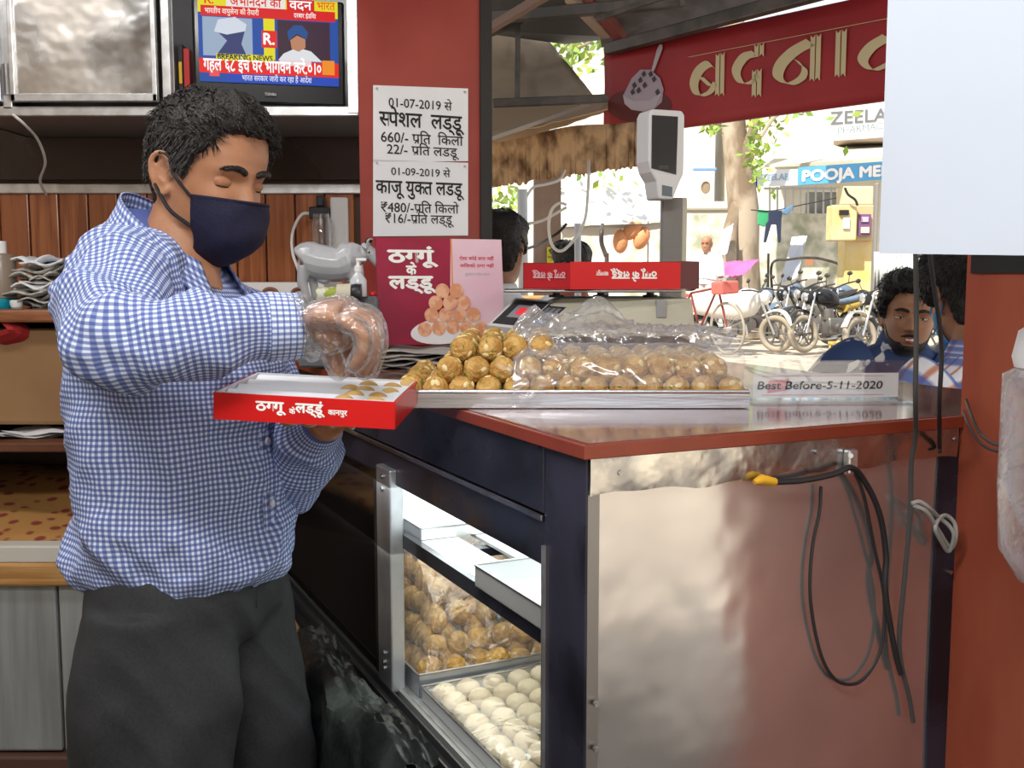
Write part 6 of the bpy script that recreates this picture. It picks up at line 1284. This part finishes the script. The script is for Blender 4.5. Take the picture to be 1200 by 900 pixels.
b2 = thing('pharmacy_building', 'pale shop building with blue pharmacy signboards at upper right', 'building', (at(980, 220, 18).x, 20, GZ))
fb(870, 1240, 60, 300, 20.5, 3, wallw, 'wall', b2, zb=GZ)
g = MB(); g.hexa([at(896, 196, 18), at(1240, 186, 18), at(1240, 178, 20.5), at(905, 186, 20.5)], [at(896, 194, 18), at(1240, 172, 18), at(1240, 150, 20.5), at(930, 168, 20.5)]); g.build('sloping_roof', mat('old_cream_roof', (.62, .58, .44), .9, col2=(.5, .46, .36), nscale=2), b2)
fb(992, 1240, 156, 166, 19.2, .8, mat('eave_brown', (.22, .17, .13), .9), 'eave', b2)
sky_b = mat('sky_blue_board', (.10, .38, .72), .6)
def sign(px0, py0, px1, py1, Yd, m, nm, txt, tm, h, w, xo, yo, bold, Y2=None, dy=0):
    a, b = at(px0, py1, Yd), at(px1, py1-dy, Y2 or Yd); hh = at(px0, py0, Yd).z-a.z; q = MB(); q.prism([a, b, b+up*hh, a+up*hh], Vector((0, .08, 0))); so = q.build(nm, m, b2); u = (b-a).normalized()
    if txt:
        g = MB()
        for (s, x_, y_, h_, w_, bo, mm_) in txt: text(g, s, a+u*(x_*(b-a).length)+up*(y_*hh)-Vector((0, .002, 0)), u, up, height=h_*hh, width=w_*(b-a).length, bold=bo, lift=.01)
        g.build('sign_lettering', tm, so)
    return so
sign(936, 196, 1078, 217, 17.6, sky_b, 'blue_signboard', [('POOJA MEDICOS', .03, .2, .84, 1.06, .06, None)], mat('sign_white', (.88, .88, .88), .6), 0, 0, 0, 0, 0, dy=10)
sign(886, 199, 935, 218, 17.7, mat('pale_signboard', (.75, .80, .85), .6), 'pale_signboard', [('ZEELAB', .12, .35, .55, .66, .02, None)], mat('sign_greyblue', (.3, .42, .55), .6), 0, 0, 0, 0, 0, dy=1)
sign(958, 128, 1100, 166, 17.2, mat('white_signboard', (.85, .86, .87), .6), 'white_signboard', [('ZEELAB', .10, .5, .56, .56, .02, None)], mat('sign_grey_dark', (.16, .17, .18), .6), 0, 0, 0, 0, 0, dy=10)
q = MB(); a, b = at(982, 157, 17.15), at(1035, 151, 17.15); text(q, 'PHARMACY', a, (b-a), up, height=.15, width=(b-a).length*1.12, bold=.0); q.build('sign_lettering', mat('sign_teal', (.16, .24, .27), .6), b2)
fb(884, 889, 200, 220, 17.7, .1, sky_b, 'blue_edge', b2)
# grille and window
gr = thing('iron_grille', 'white iron grille with grey window behind hanging clothes', 'grille', at(920, 240, 18.6)); gmm = mat('grille_white', (.5, .52, .55), .5)
for i in range(11): a = at(902+i*9, 250, 18.6); b = at(902+i*9, 219, 18.6); MB().cyl(a, b, .018, 6).build('bar', gmm, gr)
MB().box((at(945, 221, 18.6).x, 18.6, at(945, 221, 18.6).z), (1.5, .04, .04)).build('rail', gmm, gr); fb(944, 985, 225, 255, 19.3, .1, mat('window_grey', (.30, .31, .31), .5, col2=(.22, .23, .23), nscale=5), 'window_pane', gr)
# meter box and post
mb_ = thing('meter_box', 'cream electric meter box with purple poster right of hanging clothes', 'box', at(995, 260, 16.5))
ylw = mat('cream_yellow_wall', (.62, .48, .22), .8, col2=(.70, .58, .34), nscale=3)
fb(975, 1005, 240, 282, 16.4, .35, ylw, 'box_body', mb_); fb(1003, 1028, 240, 282, 16.5, .3, mat('cream_side', (.55, .42, .24), .8), 'side_box', mb_); fb(984, 995, 246, 252, 16.36, .06, blackpl, 'dark_slot', mb_, bev=0); fb(1006, 1021, 251, 276, 16.45, .04, mat('purple_poster', (.18, .08, .20), .6), 'purple_poster', mb_, bev=0); fb(1009, 1018, 254, 260, 16.43, .02, mat('lilac_print', (.6, .45, .6), .6), 'poster_heading', mb_, bev=0); fb(1009, 1019, 266, 273, 16.43, .02, mat('cream_print', (.7, .6, .5), .6), 'poster_picture', mb_, bev=0)
fb(988, 996, 255, 268, 16.37, .02, mat('white_label_blue', (.7, .75, .82), .6), 'pale_label', mb_, bev=0)
wl = thing('yellow_pier', 'yellow rendered pier under the meter box', 'pier', at(1010, 300, 16.8)); fb(990, 1024, 282, 318, 16.7, .4, mat('yellow_render', (.70, .52, .18), .85, col2=(.75, .62, .35), nscale=2), 'pier_face', wl, zb=GZ); fb(988, 1024, 218, 240, 17.6, .4, mat('cream_lintel', (.66, .56, .36), .85), 'lintel', wl)
o = fb(1024, 1031, 214, 300, 16.2, .12, mat('grey_post', (.22, .21, .20), .7), 'post', None, zb=GZ); tag(o, 'narrow dark grey post right of the meter box', 'post')
cable('cable', 'thin cable curling above the meter box', [at(990, 220, 16.3), at(994, 228, 16.3), at(1002, 234, 16.3), at(1005, 241, 16.3)], .02, cab_m)
# corrugated sheet at right
g = MB(); g.loft([[at(1024+60*i/40, 340-(45 if v else 0), 13.5+.03*math.sin(i*2.2)) for v in (0, 1)] for i in range(41)], caps=False, closed=False); o = g.build('corrugated_sheet', mat('pale_corrugated', (.55, .58, .58), .5, .3), smooth=True); o.modifiers.new('t', 'SOLIDIFY').thickness = .01; tag(o, 'pale corrugated sheet behind the smiling customer', 'sheet')
# hanging clothes
def cloth(label, pts, Y, m, nm='hanging_garment'):
    g = MB(); g.prism([at(x, y, Y) for x, y in pts], (0, .03, 0)); o = g.build(nm, m); o.modifiers.new('b', 'BEVEL').width = .008; tag(o, label, 'clothing'); return o
cloth('green cloth hanging on the line beside the tree trunk', [(888, 245), (901, 247), (901, 262), (896, 266), (888, 263)], 14.5, mat('green_cloth', (.05, .35, .16), .8))
cloth('dark navy trousers hanging on the line between green cloth and jeans', [(901, 248), (918, 246), (916, 256), (915, 284), (912, 284), (910, 263), (904, 263), (898, 284), (895, 284), (898, 262), (901, 258)], 14.4, mat('navy_cloth2', (.02, .03, .07), .8))
cloth('small blue denim cloth at the right end of the line', [(916, 247), (929, 240), (930, 244), (922, 252), (917, 250)], 14.3, mat('denim_light', (.10, .20, .35), .8))
cable('washing_line', 'clothes line stretched from tree to grille', [at(880, 246, 14.5), at(905, 247, 14.5), at(940, 240, 14.6), at(980, 232, 14.8)], .008, cab_m)
quadsheet('hanging_sheet', 'white and blue sheet draped against the mossy wall', [at(914, 332, 18.2), at(934, 326, 18.2), at(946, 276, 18.6), at(928, 278, 18.6)], mat('pale_blue_cloth', (.62, .67, .78), .8), 10, 12, .12, 'cloth')
quadsheet('hanging_sheet', 'white and blue cloth hung on the left side of the tree trunk', [at(840, 300, 16.6), at(852, 298, 16.6), at(860, 262, 16.8), at(846, 270, 16.8)], mat('white_blue_cloth', (.6, .62, .74), .8), 10, 10, .12, 'cloth')
quadsheet('pink_sheet', 'pink sheet spread on the vehicles at foot of the tree', [at(842, 326, 15.2), at(872, 322, 15.2), at(890, 304, 15.9), at(850, 307, 15.9)], mat('pink_sheet', (.70, .12, .32), .7), 14, 10, .10, 'cloth')
# arch fence
af = thing('iron_arch', 'thin dark iron arch railing above the black motorcycles', 'railing', at(945, 330, 17.6)); AY_ = 17.6
MB().tube(cr([at(905, 345, AY_), at(905, 309, AY_), at(925, 304, AY_), at(945, 302, AY_), at(965, 304, AY_), at(987, 314, AY_), at(987, 345, AY_)], 6), .022, 6).build('arch_rail', pipem, af, smooth=True)
for px in (900.5, 992): MB().cyl(Vector((at(px, 340, AY_).x, AY_, GZ)), at(px, 297 if px < 950 else 307, AY_), .02, 6).build('upright', pipem, af)
fb(945, 953, 304, 311, AY_-.03, .03, mat('rust_plate', (.45, .2, .1), .7), 'rust_plate', af, bev=0)
# ---- vehicles
tyre = mat('tyre_rubber', (.03, .03, .03), .8); dusty = mat('dusty_tyre', (.32, .28, .22), .9); chrome = mat('chrome', (.7, .7, .7), .2, 1); engm = mat('engine_metal', (.22, .21, .20), .4, .7)
def wheel(parent, x, r, w, tm, alloy=True, name='wheel'):
    Q = Matrix.Rotation(R_(90), 3, 'X'); o = MB().torus((x, 0, r), r-w, w, 36, 8, Q).build(name, tm, parent, smooth=True)
    MB().torus((x, 0, r), r-w*2.1, w*.35, 36, 6, Q).build('rim', chrome if not alloy else engm, o, smooth=True); g = MB(); n = 6 if alloy else 18
    for k in range(n): a = 2*math.pi*k/n; g.cyl((x, 0, r), (x+(r-w*2)*math.cos(a), 0, r+(r-w*2)*math.sin(a)), .016 if alloy else .0022, 6)
    g.cyl((x, -.05, r), (x, .05, r), .05 if alloy else .02, 12); g.build('spokes', engm if alloy else chrome, o); return o
def motorcycle(label, body, accent, seatm, tm=dusty):
    m = thing('motorcycle', label, 'motorcycle', (0, 0, 0), 'motorcycles parked along the kerb')
    wheel(m, .66, .30, .05, tm); wheel(m, -.64, .30, .055, tyre)
    g = MB()
    for s_ in (-1, 1): g.tube([(.66, s_*.07, .30), (.50, s_*.07, .70), (.42, s_*.07, .92)], .022, 8)
    g.build('front_fork', chrome, m, smooth=True)
    MB().tube(cr([(.93, 0, .44), (.80, 0, .63), (.64, 0, .66), (.46, 0, .58)], 5), .07, 10, flat=.25, up=Vector((0, 0, 1))).build('front_mudguard', body, m, smooth=True)
    tk_ = MB(); tk_.loft([cring(C_(x, 0, z), a, b, Vector((0, 0, 1)), Vector((0, 1, 0)), 20) for x, z, a, b in ((.36, .86, .06, .05), (.30, .87, .12, .11), (.15, .87, .135, .14), (0, .83, .11, .12), (-.08, .79, .07, .08))]); tk_.build('fuel_tank', body, m, smooth=True)
    MB().loft([cring(C_(x, 0, z), a, b, Vector((0, 0, 1)), Vector((0, 1, 0)), 16) for x, z, a, b in ((-.04, .78, .04, .09), (-.2, .78, .05, .13), (-.45, .82, .055, .13), (-.7, .88, .045, .10), (-.82, .92, .02, .06))]).build('seat', seatm, m, smooth=True)
    MB().loft([cring(C_(x, 0, z), a, b, Vector((0, 0, 1)), Vector((0, 1, 0)), 16) for x, z, a, b in ((-.2, .68, .07, .12), (-.45, .73, .07, .12), (-.75, .82, .05, .09), (-.98, .90, .02, .05))]).build('tail_panel', accent, m, smooth=True)
    MB().tube(cr([(-.55, 0, .66), (-.8, 0, .66), (-.98, 0, .52)], 5), .07, 10, flat=.25).build('rear_mudguard', body, m, smooth=True)
    MB().box((.02, 0, .40), (.34, .22, .26), bev=.03).lathe([(.001, 0), (.09, 0), (.1, .03), (.1, .17), (.001, .17)], (.12, 0, .5)).cyl((-.02, -.16, .36), (-.02, .16, .36), .10).build('engine', engm, m, smooth=True)
    g = MB(); g.tube([(.40, 0, .9), (.22, 0, .62), (.12, 0, .30), (-.22, 0, .30), (-.30, 0, .64), (.25, 0, .76)], .022, 8).tube([(-.25, 0, .36), (-.64, .07, .30)], .02, 8).tube([(-.25, 0, .36), (-.64, -.07, .30)], .02, 8); g.build('frame', pipem, m, smooth=True)
    MB().tube(cr([(.2, -.12, .45), (.22, -.14, .25), (0, -.15, .22), (-.4, -.16, .27), (-.85, -.17, .36)], 4), [.02]*8+[.03]*5+[.045]*4, 10).build('exhaust', chrome, m, smooth=True)
    MB().tube(cr([(.30, -.38, 1.02), (.36, -.2, 1.0), (.42, 0, .95), (.36, .2, 1.0), (.30, .38, 1.02)], 4), .014, 8).build('handlebar', pipem, m, smooth=True)
    MB().ball((.50, 0, .86), (.09, .10, .11), 14, 8).build('headlamp', black if body is not silver else silver, m, smooth=True); MB().ball((.575, 0, .86), (.03, .075, .08), 12, 6).build('headlamp_glass', chrome, m, smooth=True)
    for s_ in (-1, 1): MB().tube([(.36, s_*.25, 1.0), (.38, s_*.30, 1.14)], .006, 6).ball((.38, s_*.31, 1.16), (.02, .06, .035), 10, 6).build('mirror', pipem, m, smooth=True)
    for s_ in (-1, 1): MB().cyl((-.58, s_*.13, .32), (-.42, s_*.13, .68), .022, 8).build('shock_absorber', chrome, m, smooth=True)
    return m
black = mat('black_enamel', (.015, .016, .02), .25); silver = mat('silver_cover', (.72, .70, .66), .5); gold_ = mat('gold_stripe', (.45, .32, .06), .35); redp = mat('red_enamel', (.38, .04, .025), .35); bluegr = mat('blue_grey_enamel', (.12, .17, .25), .3); yel = mat('indicator_amber', (.8, .4, .02), .3)
def placeV(m, px, Y, deg, s=1.0): m.location = (at(px, 400, Y).x, Y, GZ); m.rotation_euler = (R_(8), 0, R_(deg)); m.scale = (s, s, s)
# proportioned from the photograph: wheels near ground line y 400
v1 = motorcycle('motorcycle with black tank and gold striped seat, rightmost of the parked row', black, gold_, bluegr); placeV(v1, 980, 13.9, 208, .85)
v2 = motorcycle('black motorcycle with dusty front wheel, second from right in the parked row', black, black, black); placeV(v2, 968, 14.9, 212, .88)
v3 = motorcycle('black motorcycle at the back of the parked row under the iron arch', bluegr, black, black); placeV(v3, 1002, 15.7, 214, .88)
v4 = motorcycle('motorcycle under silvery white cover with red tail beside the bicycle', silver, redp, silver); placeV(v4, 866, 14.1, 320, .85)
cvr = MB(); cvr.loft([cring(C_(x, 0, z), a, b, Vector((0, 0, 1)), Vector((0, 1, 0)), 24) for x, z, a, b in ((-.95, .80, .06, .06), (-.7, .74, .17, .16), (-.3, .72, .21, .21), (.05, .72, .24, .22), (.3, .78, .20, .18), (.42, .85, .10, .1))]); q = cvr.build('cloth_cover', silver, None, smooth=True); q.parent = v4
v5 = motorcycle('grey scooter like motorcycle half hidden behind the bicycle and pink sheet', bluegr, mat('dusty_grey', (.4, .38, .35), .6), black); placeV(v5, 888, 16.0, 318, .85)
v7 = motorcycle('dark motorcycle squeezed in behind the second black one', bluegr, gold_, black); placeV(v7, 944, 16.8, 216, .9)
v6 = motorcycle('white and red motorcycle cut off behind the smiling customer', mat('cream_enamel', (.75, .68, .6), .4), redp, black); placeV(v6, 1052, 13.2, 200, .85)
o = MB()
st_ = thing('wooden_stool', 'tiny yellow wooden stand on the ground before the black motorcycles', 'stand', (at(979, 408, 13.2).x, 13.2, GZ)); c_ = Vector((at(979, 408, 13.2).x, 13.2, GZ))
MB().box(c_+C_(0, 0, .16), (.16, .12, .03), bev=.004).build('top', mat('yellow_stand', (.7, .45, .1), .6), st_)
for dx in (-.06, .06): MB().cyl(c_+C_(dx, 0, .15), c_+C_(dx*1.6, 0, 0), .012, 6).build('leg', MATS['yellow_stand'], st_)
def bicycle():
    b = thing('bicycle', 'old bicycle with red frame parked nose on beside the scale', 'bicycle', (0, 0, 0)); w1 = wheel(b, .52, .34, .016, dusty, False); w2 = wheel(b, -.52, .34, .016, dusty, False)
    g = MB(); P = dict(h=(.36, 0, .86), bb=(-.05, 0, .30), s=(-.2, 0, .78), r=(-.52, 0, .34), f=(.52, 0, .34))
    for a, c in (('h', 'bb'), ('bb', 's'), ('s', 'h'), ('bb', 'r'), ('s', 'r'), ('h', 'f')): g.cyl(P[a], P[c], .015, 8)
    g.build('frame', mat('old_red_frame', (.2, .03, .02), .5), b, smooth=True)
    MB().tube(cr([(.2, -.26, .98), (.33, -.2, .99), (.36, 0, .95), (.33, .2, .99), (.2, .26, .98)], 4), .012, 8).cyl((.36, 0, .86), (.36, 0, .96), .012).build('handlebar', chrome, b, smooth=True)
    MB().ball((-.23, 0, .84), (.13, .07, .035), 12, 6).build('saddle', black, b, smooth=True); MB().cyl((-.05, -.06, .30), (-.05, .06, .30), .09, 16).build('chainring', engm, b, smooth=True)
    g = MB()
    for s_ in (-1, 1): g.tube([(-.05, s_*.06, .30), (-.05+s_*.11, s_*.07, .20), (-.05+s_*.11, s_*.13, .20)], .010, 6)
    g.build('pedals', engm, b); MB().box((.50, 0, .86), (.22, .28, .16), bev=.02).build('front_basket', mat('dusty_red_basket', (.5, .12, .1), .7), b); return b
bk = bicycle(); bk.location = (at(843, 408, 13.4).x-.16, 13.7, GZ); bk.rotation_euler = (R_(4), 0, R_(-62))
# building across the road behind the camera: what the steel sheet reflects
rb = thing('facing_house', 'pale sunlit house across the road behind the viewpoint', 'building', (8, -6, 0)); hs = mat('warm_sunlit_wall', (.82, .74, .58), .9, col2=(.86, .82, .74), nscale=.8)
MB().box((9, -6.0, 2.2), (1, 12, 4.6)).build('wall', hs, rb); MB().box((8.4, -6, 4.6), (1.8, 12.4, .15)).build('roof_slab', concrete, rb)
for i in range(2): MB().box((8.47, -11.2+i*9.6, 1.9), (.1, .8, .9)).build('window', mat('far_window', (.35, .38, .4), .4), rb)
